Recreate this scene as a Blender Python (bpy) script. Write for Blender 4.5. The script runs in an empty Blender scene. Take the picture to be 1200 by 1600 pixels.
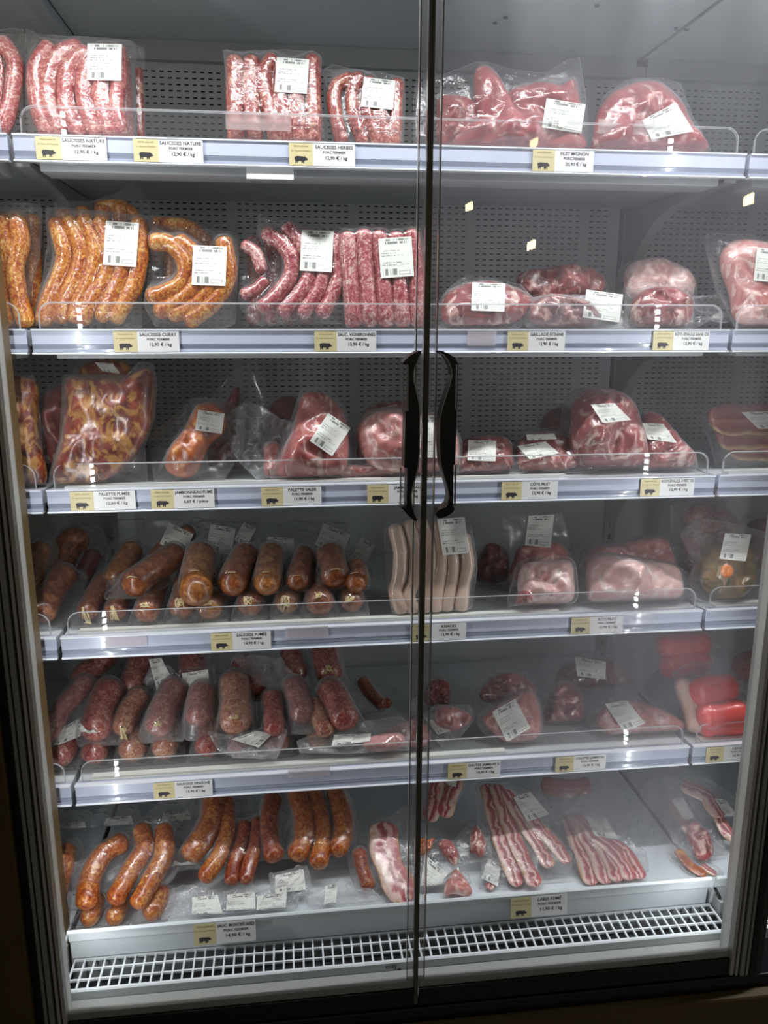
import bpy, math, random
import numpy as np
from mathutils import Vector, Matrix
from mathutils.noise import noise as mnoise

SC = bpy.context.scene
COL = SC.collection

# ------------------------------------------------------------------ camera
CAM = np.array([0.4246, -1.4533, 1.3731])
ROT = np.array([[0.992765485, 0.117143080, 0.0263475034],
                [-0.120066092, 0.966880558, 0.225224601],
                [0.000908614555, -0.226758652, 0.973950557]])
FPX = 1257.1
cam_data = bpy.data.cameras.new('camera')
cam = bpy.data.objects.new('camera', cam_data)
COL.objects.link(cam)
cam_data.sensor_fit = 'VERTICAL'
cam_data.sensor_height = 24.0
cam_data.lens = FPX * 24.0 / 1600.0
cam_data.clip_start = 0.02
cam.matrix_world = Matrix(((ROT[0, 0], ROT[0, 2], -ROT[0, 1], CAM[0]),
                           (ROT[1, 0], ROT[1, 2], -ROT[1, 1], CAM[1]),
                           (ROT[2, 0], ROT[2, 2], -ROT[2, 1], CAM[2]), (0, 0, 0, 1)))
SC.camera = cam

# ------------------------------------------------------------------ light and exposure
SC.view_settings.view_transform = 'Standard'
SC.view_settings.look = 'None'
SC.view_settings.gamma = 1
SC.view_settings.use_curve_mapping = False
SC.view_settings.exposure = 0.0
SC.cycles.transparent_max_bounces = 40
SC.cycles.max_bounces = 7
SC.cycles.diffuse_bounces = 4
SC.cycles.glossy_bounces = 4
SC.cycles.caustics_reflective = False
SC.cycles.caustics_refractive = False
SC.cycles.sample_clamp_indirect = 4.0
LED = 95.0        # radiance of the LED lines
CANOPY = 5.2     # watts of the canopy light
world = bpy.data.worlds.new('shop_light')
SC.world = world
world.use_nodes = True
world.node_tree.nodes['Background'].inputs[0].default_value = (1.0, 0.92, 0.8, 1)
world.node_tree.nodes['Background'].inputs[1].default_value = 0.13


def area_light(name, loc, rot, sx, sy, power, color=(0.955, 0.985, 1.0), spread=180):
    d = bpy.data.lights.new(name, 'AREA')
    d.shape = 'RECTANGLE'; d.size = sx; d.size_y = sy; d.energy = power; d.color = color
    d.spread = math.radians(spread)
    o = bpy.data.objects.new(name, d); COL.objects.link(o)
    o.location = loc; o.rotation_euler = [math.radians(a) for a in rot]
    return o


# canopy light: a lamp line over the front of each case, behind the doors, shining down and back
area_light('canopy_light', (0.625, -0.225, 1.95), (12, 0, 0), 1.25, 0.04, CANOPY, spread=125)
area_light('canopy_light', (-0.64, -0.225, 1.95), (12, 0, 0), 1.1, 0.04, CANOPY * 0.9, spread=125)
area_light('canopy_light', (1.89, -0.225, 1.95), (12, 0, 0), 1.1, 0.04, CANOPY * 0.9, spread=125)


# ------------------------------------------------------------------ pixels to places
def ray(px, py):
    return ROT @ np.array([(px - 600) / FPX, 1.0, (800 - py) / FPX])


def at(px, py, Y):
    d = ray(px, py)
    return CAM + d * ((Y - CAM[1]) / d[1])


# ------------------------------------------------------------------ materials
def new_mat(name):
    m = bpy.data.materials.new(name); m.use_nodes = True
    nt = m.node_tree
    b = nt.nodes['Principled BSDF']
    return m, nt, b


def plain(name, col, rough=0.5, metal=0.0, coat=0.0, spec=0.5, noise_amt=0.0, noise_scale=20):
    m, nt, b = new_mat(name)
    b.inputs['Base Color'].default_value = (*col, 1)
    b.inputs['Roughness'].default_value = rough
    b.inputs['Metallic'].default_value = metal
    b.inputs['Coat Weight'].default_value = coat
    b.inputs['Specular IOR Level'].default_value = spec
    if noise_amt:
        tc = nt.nodes.new('ShaderNodeTexCoord')
        n = nt.nodes.new('ShaderNodeTexNoise'); n.inputs['Scale'].default_value = noise_scale
        n.inputs['Detail'].default_value = 6
        r = nt.nodes.new('ShaderNodeValToRGB')
        r.color_ramp.elements[0].position = 0.3; r.color_ramp.elements[1].position = 0.7
        r.color_ramp.elements[0].color = (*[c * (1 - noise_amt) for c in col], 1)
        r.color_ramp.elements[1].color = (*[min(1, c * (1 + noise_amt)) for c in col], 1)
        nt.links.new(tc.outputs['Object'], n.inputs['Vector'])
        nt.links.new(n.outputs['Fac'], r.inputs[0]); nt.links.new(r.outputs[0], b.inputs['Base Color'])
    return m


def glassy(name, ior=1.45, rough=0.0, haze=0.0, tint=(1, 1, 1), bump=0.0, bump_scale=30, hazecol=(0.9, 0.92, 0.95), boost=1.0, edge=0.0):
    """thin clear sheet: mostly transparent, a Fresnel reflection, a little milkiness"""
    m = bpy.data.materials.new(name); m.use_nodes = True
    nt = m.node_tree; nt.nodes.clear(); L = nt.links.new; N = nt.nodes.new
    out = N('ShaderNodeOutputMaterial')
    tr = N('ShaderNodeBsdfTransparent'); tr.inputs[0].default_value = (*tint, 1)
    gl = N('ShaderNodeBsdfGlossy'); gl.inputs['Roughness'].default_value = rough
    f0 = ((ior - 1) / (ior + 1)) ** 2
    fr = N('ShaderNodeLayerWeight')
    pw = N('ShaderNodeMath'); pw.operation = 'POWER'; pw.inputs[1].default_value = 5; L(fr.outputs['Facing'], pw.inputs[0])
    mul = N('ShaderNodeMath'); mul.operation = 'MULTIPLY_ADD'; mul.inputs[1].default_value = (1 - f0) * boost; mul.inputs[2].default_value = f0 * boost; mul.use_clamp = True
    L(pw.outputs[0], mul.inputs[0])
    mx = N('ShaderNodeMixShader')
    L(mul.outputs[0], mx.inputs[0]); L(tr.outputs[0], mx.inputs[1]); L(gl.outputs[0], mx.inputs[2])
    last = mx
    if haze:
        df = N('ShaderNodeBsdfDiffuse'); df.inputs[0].default_value = (*hazecol, 1)
        tl = N('ShaderNodeBsdfTranslucent'); tl.inputs[0].default_value = (*hazecol, 1)
        m2 = N('ShaderNodeMixShader'); m2.inputs[0].default_value = 0.5
        L(df.outputs[0], m2.inputs[1]); L(tl.outputs[0], m2.inputs[2])
        m3 = N('ShaderNodeMixShader'); m3.inputs[0].default_value = haze
        if edge:
            p3 = N('ShaderNodeMath'); p3.operation = 'POWER'; p3.inputs[1].default_value = 2.2; L(fr.outputs['Facing'], p3.inputs[0])
            q3 = N('ShaderNodeMath'); q3.operation = 'MULTIPLY_ADD'; q3.inputs[1].default_value = edge; q3.inputs[2].default_value = haze; q3.use_clamp = True
            L(p3.outputs[0], q3.inputs[0]); L(q3.outputs[0], m3.inputs[0])
        L(mx.outputs[0], m3.inputs[1]); L(m2.outputs[0], m3.inputs[2])
        last = m3
        m['haze'] = 1
    if bump:
        tc = N('ShaderNodeTexCoord')
        n = N('ShaderNodeTexNoise'); n.inputs['Scale'].default_value = bump_scale
        n.inputs['Detail'].default_value = 3; n.inputs['Distortion'].default_value = 1.2
        bp = N('ShaderNodeBump'); bp.inputs['Strength'].default_value = bump; bp.inputs['Distance'].default_value = 0.004
        L(tc.outputs['Object'], n.inputs['Vector']); L(n.outputs['Fac'], bp.inputs['Height'])
        L(bp.outputs[0], gl.inputs['Normal']); L(bp.outputs[0], fr.inputs['Normal'])
    L(last.outputs[0], out.inputs[0])
    return m


def fogged_glass(name, blobs):
    """door glass with condensation breathed on it in soft patches; the faint ones also imitate reflected haze"""
    m = glassy(name, 1.45, 0.0)
    nt = m.node_tree; L = nt.links.new; N = nt.nodes.new
    out = [n for n in nt.nodes if n.type == 'OUTPUT_MATERIAL'][0]
    base = out.inputs[0].links[0].from_socket
    tc = N('ShaderNodeTexCoord')
    total = None
    for (x, z, rx, rz, amt) in blobs:
        mp = N('ShaderNodeMapping')
        mp.inputs['Location'].default_value = (-x / rx, 0, -z / rz)
        mp.inputs['Scale'].default_value = (1 / rx, 0, 1 / rz)
        L(tc.outputs['Object'], mp.inputs[0])
        ln = N('ShaderNodeVectorMath'); ln.operation = 'LENGTH'; L(mp.outputs[0], ln.inputs[0])
        mr = N('ShaderNodeMapRange'); mr.interpolation_type = 'SMOOTHERSTEP'
        mr.inputs['From Min'].default_value = 0.0; mr.inputs['From Max'].default_value = 1.0
        mr.inputs['To Min'].default_value = amt; mr.inputs['To Max'].default_value = 0.0
        L(ln.outputs['Value'], mr.inputs['Value'])
        if total is None: total = mr.outputs[0]
        else:
            a = N('ShaderNodeMath'); a.operation = 'MAXIMUM'; L(total, a.inputs[0]); L(mr.outputs[0], a.inputs[1]); total = a.outputs[0]
    mp = N('ShaderNodeMapping'); mp.inputs['Scale'].default_value = (5, 1, 2.2); mp.inputs['Rotation'].default_value = (0, 0.35, 0)
    L(tc.outputs['Object'], mp.inputs[0])
    n = N('ShaderNodeTexNoise'); n.inputs['Scale'].default_value = 1.6; n.inputs['Detail'].default_value = 7
    L(mp.outputs[0], n.inputs['Vector'])
    mr = N('ShaderNodeMapRange'); mr.inputs['From Min'].default_value = 0.3; mr.inputs['From Max'].default_value = 0.7
    mr.inputs['To Min'].default_value = 0.45; mr.inputs['To Max'].default_value = 1.15
    L(n.outputs['Fac'], mr.inputs['Value'])
    mu = N('ShaderNodeMath'); mu.operation = 'MULTIPLY'; mu.use_clamp = True
    L(total, mu.inputs[0]); L(mr.outputs[0], mu.inputs[1])
    df = N('ShaderNodeBsdfDiffuse'); df.inputs[0].default_value = (0.85, 0.88, 0.95, 1)
    tl = N('ShaderNodeBsdfTranslucent'); tl.inputs[0].default_value = (0.85, 0.88, 0.95, 1)
    m2 = N('ShaderNodeMixShader'); m2.inputs[0].default_value = 0.75
    L(df.outputs[0], m2.inputs[1]); L(tl.outputs[0], m2.inputs[2])
    m3 = N('ShaderNodeMixShader')
    L(mu.outputs[0], m3.inputs[0]); L(base, m3.inputs[1]); L(m2.outputs[0], m3.inputs[2])
    L(m3.outputs[0], out.inputs[0])
    return m


def sausage_mat(name, cols, scale=90, rough=0.33, coat=0.5, stretch=(1, 1, 1), dist=1.5):
    """marbled sausage meat under its casing; cols dark -> light"""
    m, nt, b = new_mat(name); L = nt.links.new; N = nt.nodes.new
    tc = N('ShaderNodeTexCoord'); mp = N('ShaderNodeMapping'); mp.inputs['Scale'].default_value = stretch
    L(tc.outputs['Object'], mp.inputs[0])
    n = N('ShaderNodeTexNoise'); n.inputs['Scale'].default_value = scale; n.inputs['Detail'].default_value = 3
    n.inputs['Roughness'].default_value = 0.6; n.inputs['Distortion'].default_value = dist
    L(mp.outputs[0], n.inputs['Vector'])
    n2 = N('ShaderNodeTexNoise'); n2.inputs['Scale'].default_value = scale * 0.22
    L(mp.outputs[0], n2.inputs['Vector'])
    ad = N('ShaderNodeMath'); ad.operation = 'MULTIPLY_ADD'; ad.inputs[1].default_value = 0.3; ad.inputs[2].default_value = -0.15
    L(n2.outputs['Fac'], ad.inputs[0])
    a2 = N('ShaderNodeMath'); a2.operation = 'ADD'; L(n.outputs['Fac'], a2.inputs[0]); L(ad.outputs[0], a2.inputs[1])
    r = N('ShaderNodeValToRGB'); e = r.color_ramp.elements
    pos = [0.34 + 0.32 * i / (len(cols) - 1) for i in range(len(cols))]
    e[0].position = pos[0]; e[0].color = (*cols[0], 1); e[1].position = pos[-1]; e[1].color = (*cols[-1], 1)
    for p, c in list(zip(pos, cols))[1:-1]:
        k = e.new(p); k.color = (*c, 1)
    L(a2.outputs[0], r.inputs[0]); L(r.outputs[0], b.inputs['Base Color'])
    b.inputs['Roughness'].default_value = rough; b.inputs['Coat Weight'].default_value = coat
    b.inputs['Coat Roughness'].default_value = 0.12
    b.inputs['Subsurface Weight'].default_value = 0.0
    bp = N('ShaderNodeBump'); bp.inputs['Strength'].default_value = 0.35; bp.inputs['Distance'].default_value = 0.002
    L(n.outputs['Fac'], bp.inputs['Height']); L(bp.outputs[0], b.inputs['Normal'])
    return m


def meat_mat(name, lean, dark, fat, fat_amt=0.5, scale=14, stretch=(1, 1, 1), coat=0.6):
    m, nt, b = new_mat(name); L = nt.links.new; N = nt.nodes.new
    tc = N('ShaderNodeTexCoord'); mp = N('ShaderNodeMapping'); mp.inputs['Scale'].default_value = stretch
    L(tc.outputs['Object'], mp.inputs[0])
    n = N('ShaderNodeTexNoise'); n.inputs['Scale'].default_value = scale; n.inputs['Detail'].default_value = 5
    n.inputs['Distortion'].default_value = 1.4; L(mp.outputs[0], n.inputs['Vector'])
    r = N('ShaderNodeValToRGB'); e = r.color_ramp.elements
    e[0].position = 0.36; e[0].color = (*dark, 1); e[1].position = 0.56; e[1].color = (*lean, 1)
    L(n.outputs['Fac'], r.inputs[0])
    n2 = N('ShaderNodeTexNoise'); n2.inputs['Scale'].default_value = scale * 1.3; n2.inputs['Detail'].default_value = 4
    n2.inputs['Distortion'].default_value = 2.2
    mp2 = N('ShaderNodeMapping'); mp2.inputs['Location'].default_value = (3.1, 1.7, 5.2); mp2.inputs['Scale'].default_value = stretch
    L(tc.outputs['Object'], mp2.inputs[0]); L(mp2.outputs[0], n2.inputs['Vector'])
    mr = N('ShaderNodeMapRange'); mr.inputs['From Min'].default_value = 0.66 - 0.28 * fat_amt; mr.inputs['From Max'].default_value = 0.82 - 0.28 * fat_amt
    mr.interpolation_type = 'SMOOTHSTEP'
    L(n2.outputs['Fac'], mr.inputs['Value'])
    mx = N('ShaderNodeMix'); mx.data_type = 'RGBA'
    L(mr.outputs[0], mx.inputs[0]); L(r.outputs[0], mx.inputs[6]); mx.inputs[7].default_value = (*fat, 1)
    L(mx.outputs[2], b.inputs['Base Color'])
    b.inputs['Roughness'].default_value = 0.4; b.inputs['Coat Weight'].default_value = coat; b.inputs['Coat Roughness'].default_value = 0.15
    n3 = N('ShaderNodeTexNoise'); n3.inputs['Scale'].default_value = 60; n3.inputs['Detail'].default_value = 4
    L(tc.outputs['Object'], n3.inputs['Vector'])
    bp = N('ShaderNodeBump'); bp.inputs['Strength'].default_value = 0.5; bp.inputs['Distance'].default_value = 0.003
    L(n3.outputs['Fac'], bp.inputs['Height']); L(bp.outputs[0], b.inputs['Normal'])
    return m


def bacon_mat(name, stops, dist=0.5, freq=1.0):
    """stripes that run along the slice; UV x goes across, y along"""
    m, nt, b = new_mat(name); L = nt.links.new; N = nt.nodes.new
    tc = N('ShaderNodeTexCoord'); sp = N('ShaderNodeSeparateXYZ'); L(tc.outputs['UV'], sp.inputs[0])
    n = N('ShaderNodeTexNoise'); n.inputs['Scale'].default_value = 26; n.inputs['Detail'].default_value = 6; n.inputs['Distortion'].default_value = 1.0
    L(tc.outputs['Object'], n.inputs['Vector'])
    a = N('ShaderNodeMath'); a.operation = 'MULTIPLY_ADD'; a.inputs[1].default_value = dist; L(n.outputs['Fac'], a.inputs[0]); L(sp.outputs[0], a.inputs[2])
    s = N('ShaderNodeMath'); s.operation = 'SUBTRACT'; s.inputs[1].default_value = dist * 0.5; L(a.outputs[0], s.inputs[0])
    r = N('ShaderNodeValToRGB'); e = r.color_ramp.elements
    e[0].position = stops[0][0]; e[0].color = (*stops[0][1], 1); e[1].position = stops[-1][0]; e[1].color = (*stops[-1][1], 1)
    for p, c in stops[1:-1]:
        k = e.new(p); k.color = (*c, 1)
    L(s.outputs[0], r.inputs[0]); L(r.outputs[0], b.inputs['Base Color'])
    b.inputs['Roughness'].default_value = 0.4; b.inputs['Coat Weight'].default_value = 0.5; b.inputs['Coat Roughness'].default_value = 0.15
    return m


def label_mat(name):
    """printed sticker: header words, thin lines, a barcode bottom left and a small box bottom right (UV space)"""
    m, nt, b = new_mat(name); L = nt.links.new; N = nt.nodes.new
    tc = N('ShaderNodeTexCoord'); sp = N('ShaderNodeSeparateXYZ'); L(tc.outputs['UV'], sp.inputs[0])
    U, V = sp.outputs[0], sp.outputs[1]

    def M(op, a, c=None, d=None):
        q = N('ShaderNodeMath'); q.operation = op
        for i, x in enumerate((a, c, d)):
            if x is None: continue
            if isinstance(x, (int, float)): q.inputs[i].default_value = x
            else: L(x, q.inputs[i])
        return q.outputs[0]

    def box(u0, u1, v0, v1):
        a = M('MULTIPLY', M('GREATER_THAN', U, u0), M('LESS_THAN', U, u1))
        c = M('MULTIPLY', M('GREATER_THAN', V, v0), M('LESS_THAN', V, v1))
        return M('MULTIPLY', a, c)

    def hashed(scale_u, scale_v, thr):
        w = N('ShaderNodeTexWhiteNoise'); w.noise_dimensions = '2D'
        cb = N('ShaderNodeCombineXYZ')
        L(M('FLOOR', M('MULTIPLY', U, scale_u)), cb.inputs[0]); L(M('FLOOR', M('MULTIPLY', V, scale_v)), cb.inputs[1])
        L(cb.outputs[0], w.inputs['Vector'])
        return M('GREATER_THAN', w.outputs['Value'], thr)

    head = M('MULTIPLY', box(0.2, 0.85, 0.84, 0.9), hashed(30, 1, 0.3))
    small = M('MULTIPLY', box(0.12, 0.9, 0.92, 0.97), hashed(46, 1, 0.5))
    rows = None
    for (v0, v1, u1) in ((0.66, 0.685, 0.6), (0.6, 0.62, 0.5), (0.54, 0.56, 0.72), (0.36, 0.385, 0.66), (0.3, 0.325, 0.85)):
        q = M('MULTIPLY', box(0.06, u1, v0, v1), hashed(60, 30, 0.45))
        rows = q if rows is None else M('MAXIMUM', rows, q)
    bars = M('MULTIPLY', box(0.08, 0.5, 0.06, 0.22), hashed(70, 1e-4, 0.45))
    bx = M('SUBTRACT', box(0.56, 0.9, 0.06, 0.16), box(0.575, 0.885, 0.075, 0.145))
    bx = M('MULTIPLY', bx, 0.8)
    tot = M('MAXIMUM', M('MAXIMUM', head, small), M('MAXIMUM', rows, M('MAXIMUM', bars, bx)))
    mx = N('ShaderNodeMix'); mx.data_type = 'RGBA'
    L(M('MULTIPLY', tot, 0.75), mx.inputs[0]); mx.inputs[6].default_value = (0.80, 0.81, 0.76, 1); mx.inputs[7].default_value = (0.06, 0.07, 0.07, 1)
    L(mx.outputs[2], b.inputs['Base Color']); b.inputs['Roughness'].default_value = 0.4
    return m


M = {}
M['white_metal'] = plain('white_metal', (0.61, 0.645, 0.66), 0.35, noise_amt=0.02, noise_scale=3)
M['tray_metal'] = plain('tray_metal', (0.80, 0.86, 0.90), 0.3)
M['back'] = plain('back_panel_grey', (0.47, 0.49, 0.51), 0.45, noise_amt=0.04, noise_scale=4)
M['void'] = plain('duct_black', (0.012, 0.013, 0.015), 0.8)
M['bracket'] = plain('bracket_grey', (0.36, 0.375, 0.38), 0.4)
M['beam'] = plain('beam_grey', (0.50, 0.53, 0.56), 0.45)
M['alu'] = plain('aluminium', (0.48, 0.49, 0.46), 0.35, metal=0.25)
M['alu_dark'] = plain('aluminium_groove', (0.07, 0.075, 0.07), 0.4, metal=0.4)
M['cream'] = plain('cream_gasket', (0.66, 0.67, 0.62), 0.45)
M['black'] = plain('black_plastic', (0.008, 0.008, 0.008), 0.35)
M['black_gloss'] = plain('black_rail', (0.01, 0.011, 0.013), 0.12)
M['bronze'] = plain('bronze_panel', (0.14, 0.095, 0.035), 0.4, metal=0.2, noise_amt=0.1, noise_scale=6)
M['tan'] = plain('tan_panel', (0.46, 0.34, 0.19), 0.5, noise_amt=0.08)
M['shop_floor'] = plain('shop_floor', (0.2, 0.19, 0.17), 0.5, noise_amt=0.1)
M['seal'] = plain('seal', (0.15, 0.145, 0.11), 0.35)
M['rail'] = plain('price_rail_lavender', (0.56, 0.60, 0.74), 0.22, coat=0.4)
M['rail_reflect'] = plain('price_rail_dark_reflection', (0.30, 0.33, 0.42), 0.16, coat=0.6)  # darker colour stands in for the dark surroundings reflected in the lower band
M['lip'] = plain('clear_lip', (0.86, 0.9, 0.97), 0.15, coat=1.0)
M['liner'] = plain('liner', (0.78, 0.80, 0.74), 0.4)
M['tag_white'] = plain('tag_card', (0.80, 0.80, 0.80), 0.4)
M['tag_yellow'] = plain('tag_card_straw', (0.66, 0.58, 0.33), 0.4)
M['ink'] = plain('ink', (0.025, 0.025, 0.03), 0.5)
M['ink_gold'] = plain('ink_brown', (0.22, 0.16, 0.05), 0.5)
M['paper'] = plain('paper', (0.8, 0.82, 0.84), 0.5)
M['grille'] = plain('grille_white', (0.82, 0.86, 0.9), 0.3)
M['screw'] = plain('screw', (0.03, 0.03, 0.03), 0.3, metal=0.6)
M['string'] = plain('string', (0.62, 0.50, 0.26), 0.7)
M['riser'] = glassy('riser_clear', 1.45, 0.02, haze=0.03)
M['riser_rim'] = glassy('riser_rim', 1.5, 0.05, haze=0.38)
M['glass'] = glassy('door_glass', 1.45, 0.0)
M['clear_plastic'] = glassy('clear_plastic', 1.5, 0.05, haze=0.12)
M['clear_rim'] = plain('clear_rim', (0.42, 0.43, 0.42), 0.2, coat=0.6)
M['fog_glass'] = fogged_glass('fogged_glass', [(0.97, 0.80, 0.36, 0.34, 0.36), (0.97, 0.53, 0.27, 0.22, 0.55), (0.95, 1.62, 0.6, 0.6, 0.15), (1.1, 1.1, 0.4, 0.5, 0.14)])  # lower patches are condensation; faint upper ones also paint in reflected haze
M['film'] = glassy('vacuum_film', 1.5, 0.09, haze=0.03, bump=0.4, bump_scale=60, boost=1.7, edge=0.42)
M['film_milky'] = glassy('milky_film', 1.5, 0.09, haze=0.16, bump=0.6, bump_scale=48, boost=2.4, edge=0.55)
M['film_faint'] = glassy('faint_film', 1.45, 0.10, haze=0.02, bump=0.5, bump_scale=35, boost=2.0, edge=0.25)
M['holder'] = glassy('holder_clear', 1.5, 0.05, haze=0.33, hazecol=(0.95, 0.85, 0.85))
M['label'] = label_mat('sticker_print')
M['nature'] = sausage_mat('pork_pink', [(0.36, 0.05, 0.06), (0.50, 0.11, 0.11), (0.62, 0.22, 0.2), (0.80, 0.52, 0.44)], 115, stretch=(0.7, 1, 1.5))
M['herbes'] = sausage_mat('pork_herbs', [(0.16, 0.015, 0.012), (0.32, 0.045, 0.035), (0.44, 0.10, 0.07), (0.68, 0.38, 0.27)], 120)
M['curry'] = sausage_mat('pork_curry', [(0.26, 0.03, 0.004), (0.45, 0.10, 0.010), (0.60, 0.23, 0.025), (0.74, 0.46, 0.15)], 120)
M['vigneron'] = sausage_mat('pork_wine', [(0.24, 0.02, 0.035), (0.40, 0.07, 0.085), (0.55, 0.2, 0.19), (0.78, 0.55, 0.50)], 110)
M['smoked'] = sausage_mat('smoked', [(0.09, 0.018, 0.006), (0.18, 0.042, 0.012), (0.27, 0.075, 0.020), (0.38, 0.14, 0.045)], 85, rough=0.38, dist=1.0)
M['smoked_gold'] = sausage_mat('smoked_gold', [(0.14, 0.04, 0.010), (0.24, 0.08, 0.018), (0.33, 0.125, 0.03), (0.45, 0.21, 0.07)], 75, rough=0.38, dist=1.0)
M['fresh'] = sausage_mat('raw_sausage', [(0.17, 0.02, 0.02), (0.30, 0.055, 0.05), (0.40, 0.11, 0.085), (0.58, 0.30, 0.21)], 120, rough=0.36)
M['fresh_pale'] = sausage_mat('raw_sausage_pale', [(0.24, 0.06, 0.04), (0.38, 0.13, 0.085), (0.5, 0.24, 0.14), (0.64, 0.42, 0.28)], 110, rough=0.36)
M['mont'] = sausage_mat('montbeliard', [(0.20, 0.028, 0.008), (0.36, 0.075, 0.014), (0.48, 0.15, 0.025), (0.62, 0.32, 0.09)], 110)
M['mont_red'] = sausage_mat('montbeliard_red', [(0.12, 0.014, 0.008), (0.24, 0.035, 0.014), (0.33, 0.07, 0.02), (0.44, 0.19, 0.07)], 110)
M['knack'] = sausage_mat('knack_beige', [(0.58, 0.40, 0.30), (0.66, 0.48, 0.38), (0.72, 0.56, 0.46)], 12, dist=0.3)
M['cervelas'] = sausage_mat('cervelas_red', [(0.62, 0.008, 0.004), (0.80, 0.02, 0.012), (0.85, 0.05, 0.03)], 14, dist=0.4)
M['cervelas_end'] = sausage_mat('cervelas_end', [(0.60, 0.34, 0.26), (0.68, 0.46, 0.38)], 20)
M['filet'] = meat_mat('pork_fillet', (0.46, 0.11, 0.11), (0.30, 0.05, 0.055), (0.74, 0.46, 0.40), 0.34, 16)
M['roast'] = meat_mat('pork_roast', (0.36, 0.065, 0.065), (0.20, 0.025, 0.03), (0.74, 0.50, 0.43), 0.50, 18)
M['chop'] = meat_mat('pork_chop', (0.32, 0.055, 0.05), (0.15, 0.018, 0.02), (0.66, 0.40, 0.33), 0.42, 20)
M['pink'] = meat_mat('pork_pale', (0.62, 0.25, 0.22), (0.46, 0.13, 0.12), (0.76, 0.52, 0.46), 0.55, 20)
M['rind'] = meat_mat('pork_rind', (0.78, 0.50, 0.46), (0.66, 0.34, 0.32), (0.86, 0.70, 0.66), 0.5, 10)
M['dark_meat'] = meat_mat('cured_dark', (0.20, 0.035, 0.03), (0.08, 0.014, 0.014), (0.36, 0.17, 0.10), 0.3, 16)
M['palette'] = meat_mat('smoked_shoulder', (0.24, 0.034, 0.018), (0.09, 0.010, 0.007), (0.45, 0.22, 0.055), 0.72, 21, stretch=(1.2, 1, 0.75))
M['hock'] = meat_mat('smoked_hock', (0.52, 0.12, 0.015), (0.26, 0.045, 0.01), (0.66, 0.30, 0.07), 0.5, 16)
M['salted'] = meat_mat('salted_shoulder', (0.50, 0.13, 0.11), (0.34, 0.055, 0.05), (0.72, 0.48, 0.40), 0.48, 18, stretch=(1.5, 1, 0.5))
M['mince'] = meat_mat('mince', (0.36, 0.12, 0.08), (0.16, 0.04, 0.03), (0.55, 0.32, 0.24), 0.5, 45)
M['jelly'] = meat_mat('jelly', (0.26, 0.15, 0.03), (0.07, 0.055, 0.012), (0.36, 0.18, 0.07), 0.5, 22)
M['carrot'] = plain('carrot', (0.80, 0.22, 0.02), 0.35, coat=0.5)
FATC, LEANC, DKC, RINDC = (0.74, 0.50, 0.42), (0.42, 0.085, 0.10), (0.28, 0.035, 0.05), (0.60, 0.34, 0.17)
M['bacon'] = bacon_mat('bacon', [(0.0, RINDC), (0.1, FATC), (0.24, (0.78, 0.58, 0.50)), (0.3, (0.7, 0.3, 0.3)), (0.38, LEANC), (0.52, DKC), (0.58, FATC), (0.66, (0.8, 0.45, 0.42)), (0.74, LEANC), (0.9, (0.5, 0.12, 0.13)), (1.0, (0.66, 0.36, 0.2))], 1.0)
M['slab'] = bacon_mat('smoked_slab', [(0.0, (0.5, 0.3, 0.12)), (0.12, (0.2, 0.04, 0.03)), (0.3, (0.3, 0.06, 0.05)), (0.42, (0.4, 0.16, 0.12)), (0.5, (0.25, 0.05, 0.04)), (0.75, (0.32, 0.09, 0.07)), (1.0, (0.2, 0.04, 0.03))], 0.3)
M['led'] = bpy.data.materials.new('led_line'); M['led'].use_nodes = True
_nt = M['led'].node_tree; _nt.nodes.clear()
_e = _nt.nodes.new('ShaderNodeEmission'); _e.inputs[0].default_value = (0.955, 0.985, 1.0, 1); _e.inputs[1].default_value = LED
_o = _nt.nodes.new('ShaderNodeOutputMaterial'); _nt.links.new(_e.outputs[0], _o.inputs[0])
M['bulb'] = bpy.data.materials.new('warm_bulb'); M['bulb'].use_nodes = True
_nt = M['bulb'].node_tree; _nt.nodes.clear()
_e = _nt.nodes.new('ShaderNodeEmission'); _e.inputs[0].default_value = (1, 0.70, 0.32, 1); _e.inputs[1].default_value = 60
_o = _nt.nodes.new('ShaderNodeOutputMaterial'); _nt.links.new(_e.outputs[0], _o.inputs[0])


# ------------------------------------------------------------------ object helpers
def tag(o, label=None, cat=None, group=None, kind=None):
    if label: o['label'] = label
    if cat: o['category'] = cat
    if group: o['group'] = group
    if kind: o['kind'] = kind
    return o


def empty(name, loc=(0, 0, 0), mat=None):
    o = bpy.data.objects.new(name, None); COL.objects.link(o)
    o.empty_display_size = 0.03
    if mat is not None: o.matrix_world = mat
    else: o.location = loc
    return o


def mesh_obj(name, verts, faces, mat, parent=None, smooth=False, uv=None):
    me = bpy.data.meshes.new(name)
    me.from_pydata([tuple(map(float, v)) for v in verts], [], [tuple(f) for f in faces])
    if smooth:
        me.polygons.foreach_set('use_smooth', [True] * len(me.polygons))
    if uv is not None:
        l = me.uv_layers.new(name='UVMap')
        idx = np.empty(len(me.loops), dtype=np.int32); me.loops.foreach_get('vertex_index', idx)
        l.data.foreach_set('uv', np.asarray(uv, dtype=np.float32)[idx].ravel())
    me.materials.append(mat); me.update()
    o = bpy.data.objects.new(name, me); COL.objects.link(o)
    if parent is not None: o.parent = parent
    return o


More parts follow.
